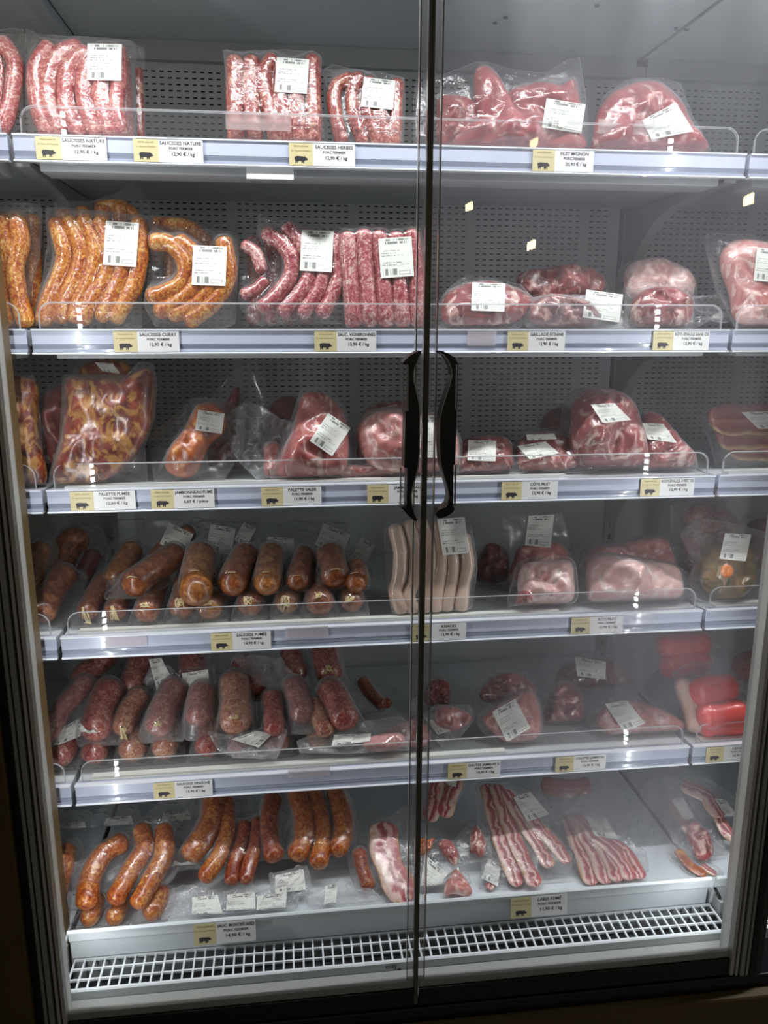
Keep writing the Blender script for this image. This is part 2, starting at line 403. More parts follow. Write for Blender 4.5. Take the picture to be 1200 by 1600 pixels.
class MB:
    def __init__(s): s.v = []; s.f = []

    def add(s, v, f):
        n = len(s.v); s.v += [tuple(map(float, p)) for p in v]; s.f += [tuple(i + n for i in q) for q in f]; return s

    def box(s, a, b):
        x0, y0, z0 = a; x1, y1, z1 = b
        return s.add([(x0, y0, z0), (x1, y0, z0), (x1, y1, z0), (x0, y1, z0), (x0, y0, z1), (x1, y0, z1), (x1, y1, z1), (x0, y1, z1)],
                     [(0, 3, 2, 1), (4, 5, 6, 7), (0, 1, 5, 4), (1, 2, 6, 5), (2, 3, 7, 6), (3, 0, 4, 7)])

    def skew(s, xb0, xb1, xt0, xt1, y0, y1, z0, z1):
        """upright bar whose foot is xb0..xb1 and head xt0..xt1"""
        return s.add([(xb0, y0, z0), (xb1, y0, z0), (xb1, y1, z0), (xb0, y1, z0), (xt0, y0, z1), (xt1, y0, z1), (xt1, y1, z1), (xt0, y1, z1)],
                     [(0, 3, 2, 1), (4, 5, 6, 7), (0, 1, 5, 4), (1, 2, 6, 5), (2, 3, 7, 6), (3, 0, 4, 7)])

    def extrude_x(s, prof, x0, x1, closed=True):
        n = len(prof)
        v = [(x0, y, z) for y, z in prof] + [(x1, y, z) for y, z in prof]
        f = [(i, (i + 1) % n, n + (i + 1) % n, n + i) for i in range(n if closed else n - 1)]
        if closed: f += [tuple(reversed(range(n))), tuple(range(n, 2 * n))]
        return s.add(v, f)

    def prism_y(s, poly, y0, y1):
        """polygon in x,z pushed through y"""
        n = len(poly)
        v = [(x, y0, z) for x, z in poly] + [(x, y1, z) for x, z in poly]
        f = [(i, (i + 1) % n, n + (i + 1) % n, n + i) for i in range(n)]
        return s.add(v, f + [tuple(reversed(range(n))), tuple(range(n, 2 * n))])

    def prism_x(s, poly, x0, x1):
        return s.extrude_x(poly, x0, x1)

    def tube(s, pts, r, n=8):
        pts = [Vector(p) for p in pts]
        rings = []
        up = Vector((0, 0, 1))
        for i, p in enumerate(pts):
            t = (pts[min(i + 1, len(pts) - 1)] - pts[max(i - 1, 0)]).normalized()
            a = t.cross(up if abs(t.dot(up)) < 0.95 else Vector((1, 0, 0))).normalized(); b = t.cross(a)
            rr = r[i] if isinstance(r, (list, tuple)) else r
            rings.append([p + (a * math.cos(2 * math.pi * k / n) + b * math.sin(2 * math.pi * k / n)) * rr for k in range(n)])
        v = [q for ring in rings for q in ring]
        f = [(i * n + k, i * n + (k + 1) % n, (i + 1) * n + (k + 1) % n, (i + 1) * n + k) for i in range(len(pts) - 1) for k in range(n)]
        f += [tuple(reversed(range(n))), tuple(range(len(v) - n, len(v)))]
        return s.add(v, f)

    def build(s, name, mat, parent=None, smooth=False, bevel=0, seg=2):
        o = mesh_obj(name, s.v, s.f, mat, parent, smooth)
        if bevel:
            b = o.modifiers.new('bevel', 'BEVEL'); b.width = bevel; b.segments = seg; b.limit_method = 'ANGLE'
        return o


def text_mesh(lines, name, mat, parent, M4):
    """lines: (string, x centre, y baseline, height, bold offset, max width) in the tag's own metres -> one mesh"""
    V = []; F = []
    dg = bpy.context.evaluated_depsgraph_get()
    for (s, cx, y, h, bold, wmax) in lines:
        c = bpy.data.curves.new('text', 'FONT'); c.body = s; c.size = h * 1.38; c.align_x = 'CENTER'
        c.resolution_u = 2; c.offset = bold
        o = bpy.data.objects.new('text', c); COL.objects.link(o)
        dg.update()
        me = bpy.data.meshes.new_from_object(o.evaluated_get(bpy.context.evaluated_depsgraph_get()))
        xs = [v.co.x for v in me.vertices]
        k = 1.0
        if xs and max(xs) - min(xs) > wmax: k = wmax / (max(xs) - min(xs))
        n = len(V)
        V += [(cx + v.co.x * k, v.co.y + y, 0) for v in me.vertices]
        F += [tuple(i + n for i in p.vertices) for p in me.polygons]
        bpy.data.objects.remove(o); bpy.data.curves.remove(c); bpy.data.meshes.remove(me)
    V = [M4 @ Vector(v) for v in V]
    return mesh_obj(name, V, F, mat, parent)

# ------------------------------------------------------------------ the shop around the case
fl = MB().box((-2.5, -9, -0.02), (4, 0.8, 0)).build('floor', M['shop_floor']); tag(fl, kind='structure')
ce = MB().box((-3.5, -12, 3.0), (6, 0.8, 3.05)).build('ceiling', plain('shop_ceiling', (0.10, 0.10, 0.10), 0.7)); tag(ce, kind='structure')
wb = MB().box((-3.5, 0.75, 0), (6, 0.8, 3.0)).build('wall_back', plain('shop_wall', (0.15, 0.14, 0.12), 0.7)); tag(wb, kind='structure')
for i, (x, y, z, s, lab) in enumerate([(2.418, -8.013, 2.60, 0.036, 'small warm lamp behind the viewer, mirrored highest of the two beside the door seal'),
                                  (2.603, -6.31, 2.056, 0.034, 'small warm lamp behind the viewer, mirrored in the middle of the second bay'),
                                  (4.059, -5.38, 2.328, 0.036, 'small warm lamp behind the viewer, mirrored at the right edge of the photo'),
                                  (2.025, -3.87, 2.494, 0.022, 'small warm lamp behind the viewer, mirrored on the fillet pack'),
                                  (4.2, -18.9, 2.5, 0.05, '')]):
    if i == 4: continue
    t = empty('pendant_lamp', (x, y, z)); tag(t, lab, 'lamp', 'warm lamps mirrored in the door glass')
    b = MB()
    for k in range(3):
        b.box(((k - 1) * s * 0.75 - s * 0.25, -s * 0.3, -s * (1.3 - 0.25 * k)), ((k - 1) * s * 0.75 + s * 0.25, s * 0.3, s * (0.7 + 0.35 * k)))
    b.build('lamp_bulb', M['bulb'], t)
    MB().tube([(0, 0, s * 1.0), (0, 0, 3.0 - z)], 0.003, 6).build('lamp_cord', M['black'], t)

# ------------------------------------------------------------------ the refrigerated case
case = empty('refrigerated_case', (0.625, 0, 0))
tag(case, 'tall grey open-shelved refrigerated meat case with perforated back and white air grille', 'refrigerator')
case_inv = Matrix.Translation((-0.625, 0, 0))


def cbuild(b, name, mat, **k):
    b.v = [(v[0] - 0.625, v[1], v[2]) for v in b.v]
    return b.build(name, mat, case, **k)


def perforated(x0, x1, z0, z1, y):
    px_, pz, sw, sh = 0.0173, 0.0128, 0.0088, 0.0028
    xs = [x0]; xslot = []
    n = int((x1 - x0 - 0.05) / px_); off = x0 + ((x1 - x0) - n * px_) / 2
    for i in range(n):
        if i % 16 == 15: continue
        a = off + i * px_ + (px_ - sw) / 2
        xs += [a, a + sw]; xslot.append(len(xs) - 2)
    xs.append(x1)
    zs = [z0]; zslot = []
    n = int((z1 - z0 - 0.05) / pz); off = z0 + 0.03
    for i in range(n):
        a = off + i * pz + (pz - sh) / 2
        zs += [a, a + sh]; zslot.append(len(zs) - 2)
    zs.append(z1)
    xslot = set(xslot); zslot = set(zslot); nx = len(xs)
    v = [(x, y, z) for z in zs for x in xs]
    f = [(j * nx + i, j * nx + i + 1, (j + 1) * nx + i + 1, (j + 1) * nx + i)
         for j in range(len(zs) - 1) for i in range(nx - 1) if not (i in xslot and j in zslot)]
    b = MB(); b.add(v, f); return b


MODS = [(-0.655, -0.006), (0.0, 1.25), (1.256, 1.92)]
for (a, c) in MODS:
    cbuild(perforated(a + 0.018, c - 0.018, 0.95, 1.945, 0.506), 'perforated_back_panel', M['back'])
    cbuild(MB().box((a + 0.004, 0.506, 0.22), (c - 0.004, 0.512, 0.945)), 'lower_back_panel', M['white_metal'])
    cbuild(MB().box((a, 0.53, 0.2), (c, 0.536, 1.965)), 'rear_duct', M['void'])
    b = MB().box((a + 0.002, -0.2, 1.965), (c - 0.002, 0.52, 1.985))
    cbuild(b, 'canopy_panel', M['white_metal'], bevel=0.002)
    cbuild(MB().box((a + 0.01, 0.485, 1.925), (c - 0.01, 0.505, 1.9645)), 'top_air_strip', M['bracket'])
for x in (-0.003, 1.253):
    b = MB().box((x - 0.014, 0.494, 0.25), (x + 0.014, 0.52, 1.95))
    cbuild(b, 'upright', M['bracket'])
    b = MB()
    z = 0.3
    while z < 1.9:
        b.box((x - 0.003, 0.4925, z), (x + 0.003, 0.4945, z + 0.014)); z += 0.033
    cbuild(b, 'upright_slots', M['void'])
# canopy joint bar at the left module joint, fixing screws in the canopy
cbuild(MB().box((-0.030, -0.2, 1.945), (0.002, 0.495, 1.9648)), 'canopy_joint_bar', M['beam'], bevel=0.002)
for (px, py) in ((773, 35), (790, 27), (933, 8), (1056, 44), (1073, 46)):
    d = ray(px, py); p = CAM + d * ((1.9645 - CAM[2]) / d[2])
    b = MB().tube([(p[0], p[1], p[2] - 0.0025), (p[0], p[1], p[2] + 0.001)], 0.0045, 10)
    cbuild(b, 'canopy_screw', M['screw'])
# bottom tray, its front upstand and the air grille
for k, (a, c) in enumerate(MODS):
    cbuild(MB().box((a + 0.002, -0.125, 0.248), (c - 0.002, 0.506, 0.256)), 'tray_floor', M['tray_metal'])
    prof = [(-0.131, 0.292), (-0.137, 0.296), (-0.141, 0.292), (-0.139, 0.286), (-0.133, 0.283), (-0.133, 0.268), (-0.127, 0.262), (-0.121, 0.222), (-0.119, 0.222), (-0.124, 0.262), (-0.129, 0.270)]
    cbuild(MB().extrude_x(prof, a + 0.002, c - 0.002), 'tray_upstand', M['tray_metal'], bevel=0.0008)
    # grille
    g = MB(); x0, x1 = a + 0.004, c - 0.001; y0, y1 = -0.197, -0.121; zt = 0.220
    if k == 1: x0, x1 = 0.007, 1.256
    if k == 2: x0 = 1.275
    n = round((x1 - x0) / 0.0185); p_ = (x1 - x0) / n
    g.box((x0, y0, zt - 0.004), (x1, y0 + 0.005, zt)); g.box((x0, y1 - 0.004, zt - 0.004), (x1, y1, zt))
    for j in (1, 2):
        yy = y0 + (y1 - y0) * j / 3; g.box((x0, yy - 0.0016, zt - 0.004), (x1, yy + 0.0016, zt + 0.0002))
    for i in range(n + 1):
        xx = x0 + i * p_; g.box((xx - 0.0016, y0 + 0.001, zt - 0.004), (xx + 0.0016, y1 - 0.001, zt + 0.0001))
    cbuild(g, 'air_grille', M['grille'])
    cbuild(MB().box((x0, -0.200, 0.196), (x1, -0.1955, 0.2195)), 'grille_fascia', M['white_metal'], bevel=0.001)
    cbuild(MB().box((a, -0.19, 0.165), (c, 0.0, 0.175)), 'air_duct_floor', M['void'])
    cbuild(MB().box((a, -0.12, 0.175), (c, -0.112, 0.247)), 'air_duct_back', M['bracket'])
cbuild(MB().box((1.262, -0.15, 0.205), (1.272, -0.05, 0.245)), 'tray_end_bracket', M['bracket'], bevel=0.002)
cbuild(MB().tube([(1.268, -0.13, 0.20), (1.272, -0.145, 0.225), (1.266, -0.14, 0.25), (1.262, -0.125, 0.262)], 0.003, 8), 'cable', M['black'], smooth=True)
# sill, black door track and bronze plinth below
cbuild(MB().box((-0.002, -0.262, 0.198), (1.262, -0.201, 0.203)), 'sill', M['alu'])
cbuild(MB().extrude_x([(-0.283, 0.120), (-0.283, 0.196), (-0.200, 0.197), (-0.200, 0.120)], -0.04, 2.0), 'door_track', M['black_gloss'], bevel=0.002)
cbuild(MB().extrude_x([(-0.300, -0.0), (-0.300, 0.162), (-0.2835, 0.170), (-0.2835, 0.0)], -0.10, 2.0), 'plinth_panel', M['bronze'], bevel=0.003)
cbuild(MB().box((-0.10, -0.304, 0.075), (2.0, -0.3, 0.083)), 'plinth_strip', M['black'])
# Epta mark, upside down on the grille fascia
text_mesh([('Epta', 0, 0, 0.009, 0.0001, 0.03)], 'maker_lettering', M['ink'], case,
          Matrix.Translation((0.590 - 0.625, -0.2013, 0.2145)) @ Matrix.Rotation(math.radians(90), 4, 'X') @ Matrix.Rotation(math.pi, 4, 'Z'))
cbuild(MB().tube([(0.606, -0.2003, 0.2035), (0.606, -0.2015, 0.2035)], 0.0035, 14), 'maker_mark', M['ink'])

# posts between the doors (aluminium profile, cream gasket, LED line on the inner face)
for (xa, lab, name, sgn) in ((0.034, 'left door post, grey aluminium with cream inner strip', 'door_post', 1), (1.212, 'right door post, grey aluminium with cream inner strip and black joint', 'door_post', -1)):
    t = empty(name, (xa, -0.27, 0.2)); tag(t, lab, 'door frame')
    z0, z1 = 0.0, 1.79

    def pb(x0, x1, y0, y1, nm, mat, bev=0.001, za=z0, zb=z1):
        x0, x1 = sgn * x0, sgn * x1
        return MB().box((min(x0, x1), y0, za), (max(x0, x1), y1, zb)).build(nm, mat, t, bevel=bev)
    pb(-0.0065, 0.0, -0.014, 0.02, 'cream_gasket', M['cream'])
    pb(-0.0095, -0.0065, -0.010, 0.02, 'groove', M['alu_dark'], 0)
    pb(-0.0135, -0.0095, -0.016, 0.02, 'bead', M['cream'])
    pb(-0.018, -0.0135, -0.011, 0.02, 'groove', M['alu_dark'], 0)
    pb(-0.026, -0.018, -0.017, 0.02, 'aluminium_profile', M['alu'])
    pb(-0.029, -0.026, -0.012, 0.02, 'groove', M['alu_dark'], 0)
    pb(-0.0345, -0.029, -0.017, 0.02, 'aluminium_profile', M['alu'])
    pb(-0.046, -0.0345, -0.020, 0.045, 'black_joint', M['black'])
    # lamp housing behind the gasket and its dotted LED line facing into the case
    pb(-0.03, -0.004, 0.02, 0.036, 'lamp_housing', M['alu'], 0.001)
    b = MB()
    zz = 0.08
    while zz < 1.74:
        xc = sgn * -0.015
        xa_, xb_ = sgn * -0.0085, sgn * -0.0145
        b.add([(xa_, 0.0365, zz), (xb_, 0.0425, zz), (xb_, 0.0425, zz + 0.009), (xa_, 0.0365, zz + 0.009)], [(0, 1, 2, 3)])
        zz += 0.0155
    b.build('led_line', M['led'], t)
    if sgn == 1:
        MB().box((-0.105, -0.030, -0.2), (-0.046, 0.2, z1)).build('bronze_side_panel', M['bronze'], t, bevel=0.003)
    else:
        MB().box((0.046, -0.017, z0), (0.060, 0.02, z1)).build('neighbour_profile', M['alu_dark'], t, bevel=0.002)
tn = MB().box((-1.3, -0.31, 0), (-0.0725, -0.24, 2.0)).build('side_pillar', M['tan']); tag(tn, 'tan painted pillar at the left edge beside the case', 'pillar')

# sliding glass doors
HY = -0.290


def hpoly(pts):
    out = []
    for (x, y) in pts:
        p = at(560 + x / 5.333, 530 + y / 5.333, HY); out.append((p[0], p[2]))
    return out


left_h = [(362, 190), (395, 155), (440, 122), (480, 102), (512, 95), (505, 130), (482, 180), (458, 225), (448, 285), (455, 350), (475, 440), (495, 540), (500, 620), (499, 780), (495, 950), (486, 1050), (465, 1140), (442, 1220), (430, 1290), (434, 1350), (455, 1430), (480, 1485), (478, 1502), (450, 1495), (410, 1460), (345, 1385), (345, 1378), (392, 1398), (398, 1060), (372, 1060), (378, 820), (384, 592), (408, 592), (412, 208), (388, 208), (365, 206)]
right_h = [(660, 95), (690, 98), (740, 118), (790, 150), (818, 195), (822, 208), (800, 206), (795, 582), (808, 586), (802, 800), (795, 1036), (780, 1036), (776, 1384), (792, 1392), (780, 1425), (740, 1455), (690, 1474), (655, 1477), (637, 1458), (640, 1432), (665, 1410), (705, 1388), (730, 1360), (741, 1310), (732, 1245), (712, 1170), (685, 1080), (668, 990), (660, 850), (664, 660), (680, 585), (712, 480), (748, 370), (765, 300), (758, 235), (735, 180), (700, 135), (660, 108)]
arc_l = [(512, 95), (505, 130), (482, 180), (458, 225), (448, 285), (455, 350), (475, 440), (495, 540), (500, 620), (499, 780), (495, 950), (486, 1050), (465, 1140), (442, 1220), (430, 1290), (434, 1350), (455, 1430), (480, 1485)]
arc_r = [(660, 108), (700, 135), (735, 180), (758, 235), (765, 300), (748, 370), (712, 480), (680, 585), (664, 660), (660, 850), (668, 990), (685, 1080), (712, 1170), (732, 1245), (741, 1310), (730, 1360), (705, 1388)]
for side, (x0, x1b, x1t, hp, arc) in enumerate(((0.034, 0.6215, 0.6305, left_h, arc_l), (1.212, 0.6268, 0.6358, right_h, arc_r))):
    nm = ('left', 'right')[side]
    t = empty('glass_door', (x0, -0.27, 0.2))
    tag(t, ('left clear glass door with concave black handle at its right edge' if side == 0 else 'right glass door, hazy with condensation, concave black handle at its left edge'), 'door')

    def L(b):
        b.v = [(v[0] - x0, v[1] + 0.27, v[2] - 0.2) for v in b.v]; return b
    a0, a1 = (x0, x1b) if side == 0 else (x1b, x0)
    c0, c1 = (x0, x1t) if side == 0 else (x1t, x0)
    gp = MB().skew(a0, a1, c0, c1, -0.2715, -0.2685, 0.2, 1.99)
    if side == 1:   # thin single sheet faces toward both sides, own object space so the misting sits on the pane
        o = gp.build('glass_pane', M['fog_glass']); o.parent = t; o.matrix_parent_inverse = Matrix.Translation((-x0, 0.27, -0.2)); 
    else: L(gp).build('glass_pane', M['glass'], t)
    # clear edge profile and the seal
    e = 1 if side == 0 else -1
    def bar(off0, off1, y0, y1, nm2, mat, za=0.2, zb=1.99):
        lo, hi = sorted((off0, off1))
        f = lambda z: x1b + (x1t - x1b) * (z - 0.2) / 1.79
        L(MB().skew(f(za) + lo, f(za) + hi, f(zb) + lo, f(zb) + hi, y0, y1, za, zb)).build(nm2, mat, t)
    bar(-e * 0.0135, -e * 0.0120, -0.2735, -0.262, 'clear_edge_rim', M['clear_rim'])
    bar(-e * 0.0015, -e * 0.0000, -0.2735, -0.262, 'clear_edge_rim', M['clear_rim'])
    bar(-e * 0.0125, -e * 0.0010, -0.2735, -0.2725, 'clear_edge_strip', M['clear_plastic'])
    if side == 0:
        bar(0.0000, 0.0062, -0.278, -0.258, 'rubber_seal', M['seal'])
    # bottom rail: bright sill strip over black rail
    lo, hi = (x0, x1b) if side == 0 else (x1b + 0.003, x0)
    L(MB().box((lo, -0.276, 0.2335), (hi, -0.264, 0.2475))).build('bottom_rail', M['alu'], t, bevel=0.001)
    L(MB().box((lo, -0.279, 0.1965), (hi, -0.262, 0.2330))).build('black_bottom_rail', M['black_gloss'], t, bevel=0.001)
    # handle
    h = L(MB().prism_y(hpoly(hp), HY - 0.012, -0.2735)).build('handle', M['black'], t, bevel=0.0012)
    pts = [(p[0], HY - 0.0125, p[1]) for p in hpoly(arc)]
    hb = MB(); hb.tube([(p[0] - x0, p[1] + 0.27, p[2] - 0.2) for p in pts], 0.0010, 6)
    hb.build('handle_rim', M['clear_rim'], h, smooth=True)
    off = [(365, 208, 408, 590), (345, 1062, 395, 1395)] if side == 0 else [(797, 208, 815, 580), (778, 1040, 796, 1384)]
    for (ax, ay, bx_, by) in off:
        p = hpoly([(ax, ay), (bx_, by)])
        cb = MB().box((min(p[0][0], p[1][0]), HY - 0.008, min(p[0][1], p[1][1])), (max(p[0][0], p[1][0]), HY - 0.006, max(p[0][1], p[1][1])))
        L(cb).build('handle_cover', M['clear_plastic'], h)
        xx = min(p[0][0], p[1][0]) if side == 0 else max(p[0][0], p[1][0])
        L(MB().box((xx - 0.0008, HY - 0.0095, min(p[0][1], p[1][1])), (xx + 0.0008, HY - 0.004, max(p[0][1], p[1][1])))).build('cover_edge', M['clear_rim'], h)

# ------------------------------------------------------------------ shelves
SHELF_Z = [1.6697, 1.365, 1.0886, 0.8119, 0.5084]
NAMES = ['top', 'second', 'third', 'fourth', 'fifth']
SECT = ['left bay, cut by the left edge', 'middle bay', 'right bay, cut by the right edge']


def rounded_riser(x0, x1, h, r, left=True, right=True, n=8):
    pts = [(x0, -0.002)]
    if left: pts += [(x0 + r - r * math.cos(a), h - r + r * math.sin(a)) for a in np.linspace(0, math.pi / 2, n)]
    else: pts += [(x0, h)]
    if right: pts += [(x1 - r + r * math.sin(a), h - r + r * math.cos(a)) for a in np.linspace(0, math.pi / 2, n)]
    else: pts += [(x1, h)]
    pts += [(x1, -0.002)]
    return pts


def bracket_poly():
    low = [(0.05, -0.040), (0.16, -0.046), (0.26, -0.056), (0.34, -0.078), (0.40, -0.115), (0.45, -0.165), (0.485, -0.215)]
    return [(0.05, -0.031)] + low + [(0.493, -0.215), (0.493, -0.031)]


for k, z in enumerate(SHELF_Z):
    for s, (a, c) in enumerate(MODS):
        t = empty('display_shelf', (a, 0, z))
        tag(t, f'{NAMES[k]} grey metal shelf of the {SECT[s]}, with clear guard', 'shelf', None)
        w = c - a
        MB().box((0.002, 0.012, -0.028), (w - 0.002, 0.488, -0.002)).build('shelf_panel', M['white_metal'], t, bevel=0.002)
        MB().box((0.03, 0.03, -0.05), (w - 0.03, 0.10, -0.0285)).build('front_beam', M['beam'], t, bevel=0.002)
        MB().extrude_x([(0.011, 0.0), (0.0, 0.0), (-0.0035, -0.0015), (-0.0035, -0.0255), (0.011, -0.0255)], 0.001, w - 0.001).build('price_rail', M['rail'], t, bevel=0.0012)
        MB().extrude_x([(0.011, -0.0257), (-0.0035, -0.0257), (-0.0010, -0.0330), (-0.0045, -0.0385), (0.011, -0.0385)], 0.001, w - 0.001).build('price_rail_foot', M['rail_reflect'], t, bevel=0.001)
        MB().extrude_x([(0.006, -0.0387), (-0.0075, -0.0387), (-0.0085, -0.0402), (-0.0075, -0.0418), (0.006, -0.0418)], 0.001, w - 0.001).build('lower_lip', M['lip'], t)
        MB().extrude_x([(0.004, 0.0003), (-0.0065, 0.0003), (-0.0065, -0.0020), (-0.0036, -0.0020)], 0.001, w - 0.001).build('upper_lip', M['lip'], t)
        rp = rounded_riser(0.013, w - 0.013, 0.0445, 0.022)
        rz = MB().prism_y(rp, 0.0065, 0.0090).build('front_guard', M['riser'], t)
        rim = MB().tube([(x, 0.0060, zz) for x, zz in rp], 0.0009, 6); rim.tube([(x, 0.0100, zz - 0.0014) for x, zz in rp], 0.0009, 6)
        rim.build('guard_rim', M['riser_rim'], rz, smooth=True)
        if k >= 2:
            wl = (0.93, 0.93, 0.83)[k - 2] if s == 1 else w - 0.05
            st = 0.028 if s != 0 else 0.0
            MB().box((st, 0.0105, -0.001), (st + min(wl, w - 0.06), 0.034, 0.0035)).build('liner_strip', M['liner'], t, bevel=0.001)
        if s == 1:
            for xx in (-0.003, w + 0.003):
                MB().prism_x(bracket_poly(), xx - 0.0125, xx + 0.0125).build('bracket', M['bracket'], t, bevel=0.002)

# ------------------------------------------------------------------ price tags
PIG = [(0.00, 0.62), (0.03, 0.74), (0.10, 0.80), (0.25, 0.84), (0.45, 0.82), (0.62, 0.80), (0.72, 0.78), (0.80, 0.86), (0.83, 0.74), (0.90, 0.66), (1.0, 0.52), (0.99, 0.42), (0.90, 0.40), (0.82, 0.36), (0.74, 0.32),
       (0.72, 0.20), (0.73, 0.02), (0.66, 0.02), (0.65, 0.20), (0.62, 0.28), (0.60, 0.10), (0.58, 0.02), (0.52, 0.02), (0.53, 0.18), (0.52, 0.32), (0.40, 0.30), (0.30, 0.30), (0.26, 0.20), (0.27, 0.02), (0.20, 0.02), (0.20, 0.18), (0.17, 0.26), (0.12, 0.12), (0.12, 0.02), (0.05, 0.02), (0.07, 0.20), (0.05, 0.36), (0.02, 0.48)]


def price_tag(shelf, x0, x1, l1, price, label, x1full=None, flat=None):
    z = SHELF_Z[shelf] if shelf < 5 else 0.0
    if flat is None:
        A = at(x0, [215, 515, 765, 993, 1215][shelf], -0.0085)[0]; B = at(x1, [215, 515, 760, 960, 1175][shelf], -0.0085)[0]
        w = min(B - A, 0.113); h = 0.0345
        M4 = Matrix.Translation((A, -0.0068, z - 0.0378)) @ Matrix.Rotation(math.radians(90), 4, 'X')
    else:
        p, q = flat
        A = at(p[0], p[1], -0.1425); B = at(q[0], q[1], -0.1425)
        w = B[0] - A[0]; h = 0.042
        M4 = Matrix.Translation((A[0], -0.1445, A[2] - h)) @ Matrix.Rotation(math.radians(84), 4, 'X')
    t = empty('price_tag', mat=M4); tag(t, label, 'price tag')
    wy = 0.36 * w
    MB().box((wy, 0, 0), (w, h, 0.0008)).build('white_card', M['tag_white'], t)
    MB().box((0, 0, 0), (wy, h, 0.0008)).build('straw_card', M['tag_yellow'], t)
    MI = Matrix.Translation((0, 0, 0.0011))
    cx = (wy + w) / 2
    k = h / 0.0345
    text_mesh([(l1, cx, h - 0.0078 * k, 0.0055 * k, 0.00012, w - wy - 0.004), ('PORC FERMIER', cx, h - 0.0152 * k, 0.0042 * k, 0.0001, w - wy - 0.02),
               (price, cx + 0.003, h - 0.0245 * k, 0.0056 * k, 0.00012, w - wy - 0.012)], 'lettering', M['ink'], t, MI)
    text_mesh([('FERME LABOURÉ', wy / 2, h - 0.0058 * k, 0.0024 * k, 0, wy * 0.8), ('St - Savin des Moulières', wy / 2, h - 0.0125 * k, 0.0024 * k, 0, wy * 0.9)], 'farm_lettering', M['ink_gold'], t, MI)
    pw = wy * 0.56
    # build pig as a grid of small quads clipped by even-odd rule would be heavy; one ngon is enough
    v = [(wy * 0.22 + px * pw, 0.003 * k + py * pw * 0.62, 0.0011) for px, py in PIG]
    b = MB().add(v, [tuple(reversed(range(len(v))))])
    o = b.build('pig_silhouette', M['ink'], t)
    tm = o.modifiers.new('tri', 'TRIANGULATE'); tm.ngon_method = 'BEAUTY'
    return t


TAGS = [(0, 54, 165, 'SAUCISSES NATURE', '12,90 € / kg', 'leftmost price tag on the top rail, under the pink sausage pack'),
        (0, 207, 316, 'SAUCISSES NATURE', '12,90 € / kg', 'second price tag on the top rail, under the empty gap'),
        (0, 451, 555, 'SAUCISSES HERBES', '12,90 € / kg', 'top-rail price tag reading saucisses herbes'),
        (0, 834, 930, 'FILET MIGNON', '20,90 € / kg', 'top-rail price tag reading filet mignon'),
        (1, 176, 279, 'SAUCISSES CURRY', '12,90 € / kg', 'price tag reading saucisses curry under the orange sausages'),
        (1, 491, 588, 'SAUC. VIGNERONNES', '12,90 € / kg', 'price tag reading sauc. vigneronnes on the second rail'),
        (1, 794, 884, 'GRILLADE ÉCHINE', '12,90 € / kg', 'price tag reading grillade échine on the second rail'),
        (1, 1022, 1110, 'RÔTI ÉPAULE SANS OS', '13,90 € / kg', 'price tag reading rôti épaule sans os on the second rail'),
        (2, 108, 210, 'PALETTE FUMÉE', '12,60 € / kg', 'price tag reading palette fumée on the third rail'),
        (2, 235, 334, 'JAMBONNEAU FUMÉ', '6,60 € / pièce', 'price tag reading jambonneau fumé on the third rail'),
        (2, 408, 502, 'PALETTE SALÉE', '11,90 € / kg', 'price tag reading palette salée on the third rail'),
        (2, 574, 666, 'JAMBONNEAU', '5,90 € / kg', 'price tag half hidden by the left door handle'),
        (2, 784, 872, 'CÔTE FILET', '12,90 € / kg', 'price tag reading côte filet on the third rail'),
        (2, 1001, 1085, 'RÔTI ÉPAULE AVEC OS', '12,90 € / kg', 'price tag reading rôti épaule avec os on the third rail'),
        (3, 329, 422, 'SAUCISSE FUMÉE', '14,90 € / kg', 'price tag reading saucisse fumée on the fourth rail'),
        (3, 643, 729, 'KNACKS', '13,90 € / kg', 'price tag reading knacks, crossed by the door seal'),
        (3, 892, 975, 'RÔTI FILET', '13,90 € / kg', 'price tag reading rôti filet on the fourth rail'),
        (4, 238, 329, 'SAUCISSE FRAÎCHE', '13,90 € / kg', 'price tag reading saucisse fraîche on the fifth rail'),
        (4, 700, 783, 'CHUTES JAMBON S.', '14,90 € / kg', 'fifth-rail price tag under the small red meat pieces'),
        (4, 867, 948, 'CHUTES JAMBON', '12,90 € / kg', 'fifth-rail price tag behind the misted glass'),
        (4, 1100, 1180, 'CERVELAS', '10,90 € / kg', 'price tag reading cervelas beside the right door post')]
for r in TAGS: price_tag(*r)
price_tag(5, 0, 0, 'SAUC. MONTBÉLIARD', '14,90 € / kg', 'price tag reading sauc. montbéliard on the bottom tray edge', flat=((302, 1446), (399, 1440)))
price_tag(5, 0, 0, 'LARD FUMÉ', '13,90 € / kg', 'price tag reading lard fumé on the bottom tray edge', flat=((799, 1405), (887, 1400)))

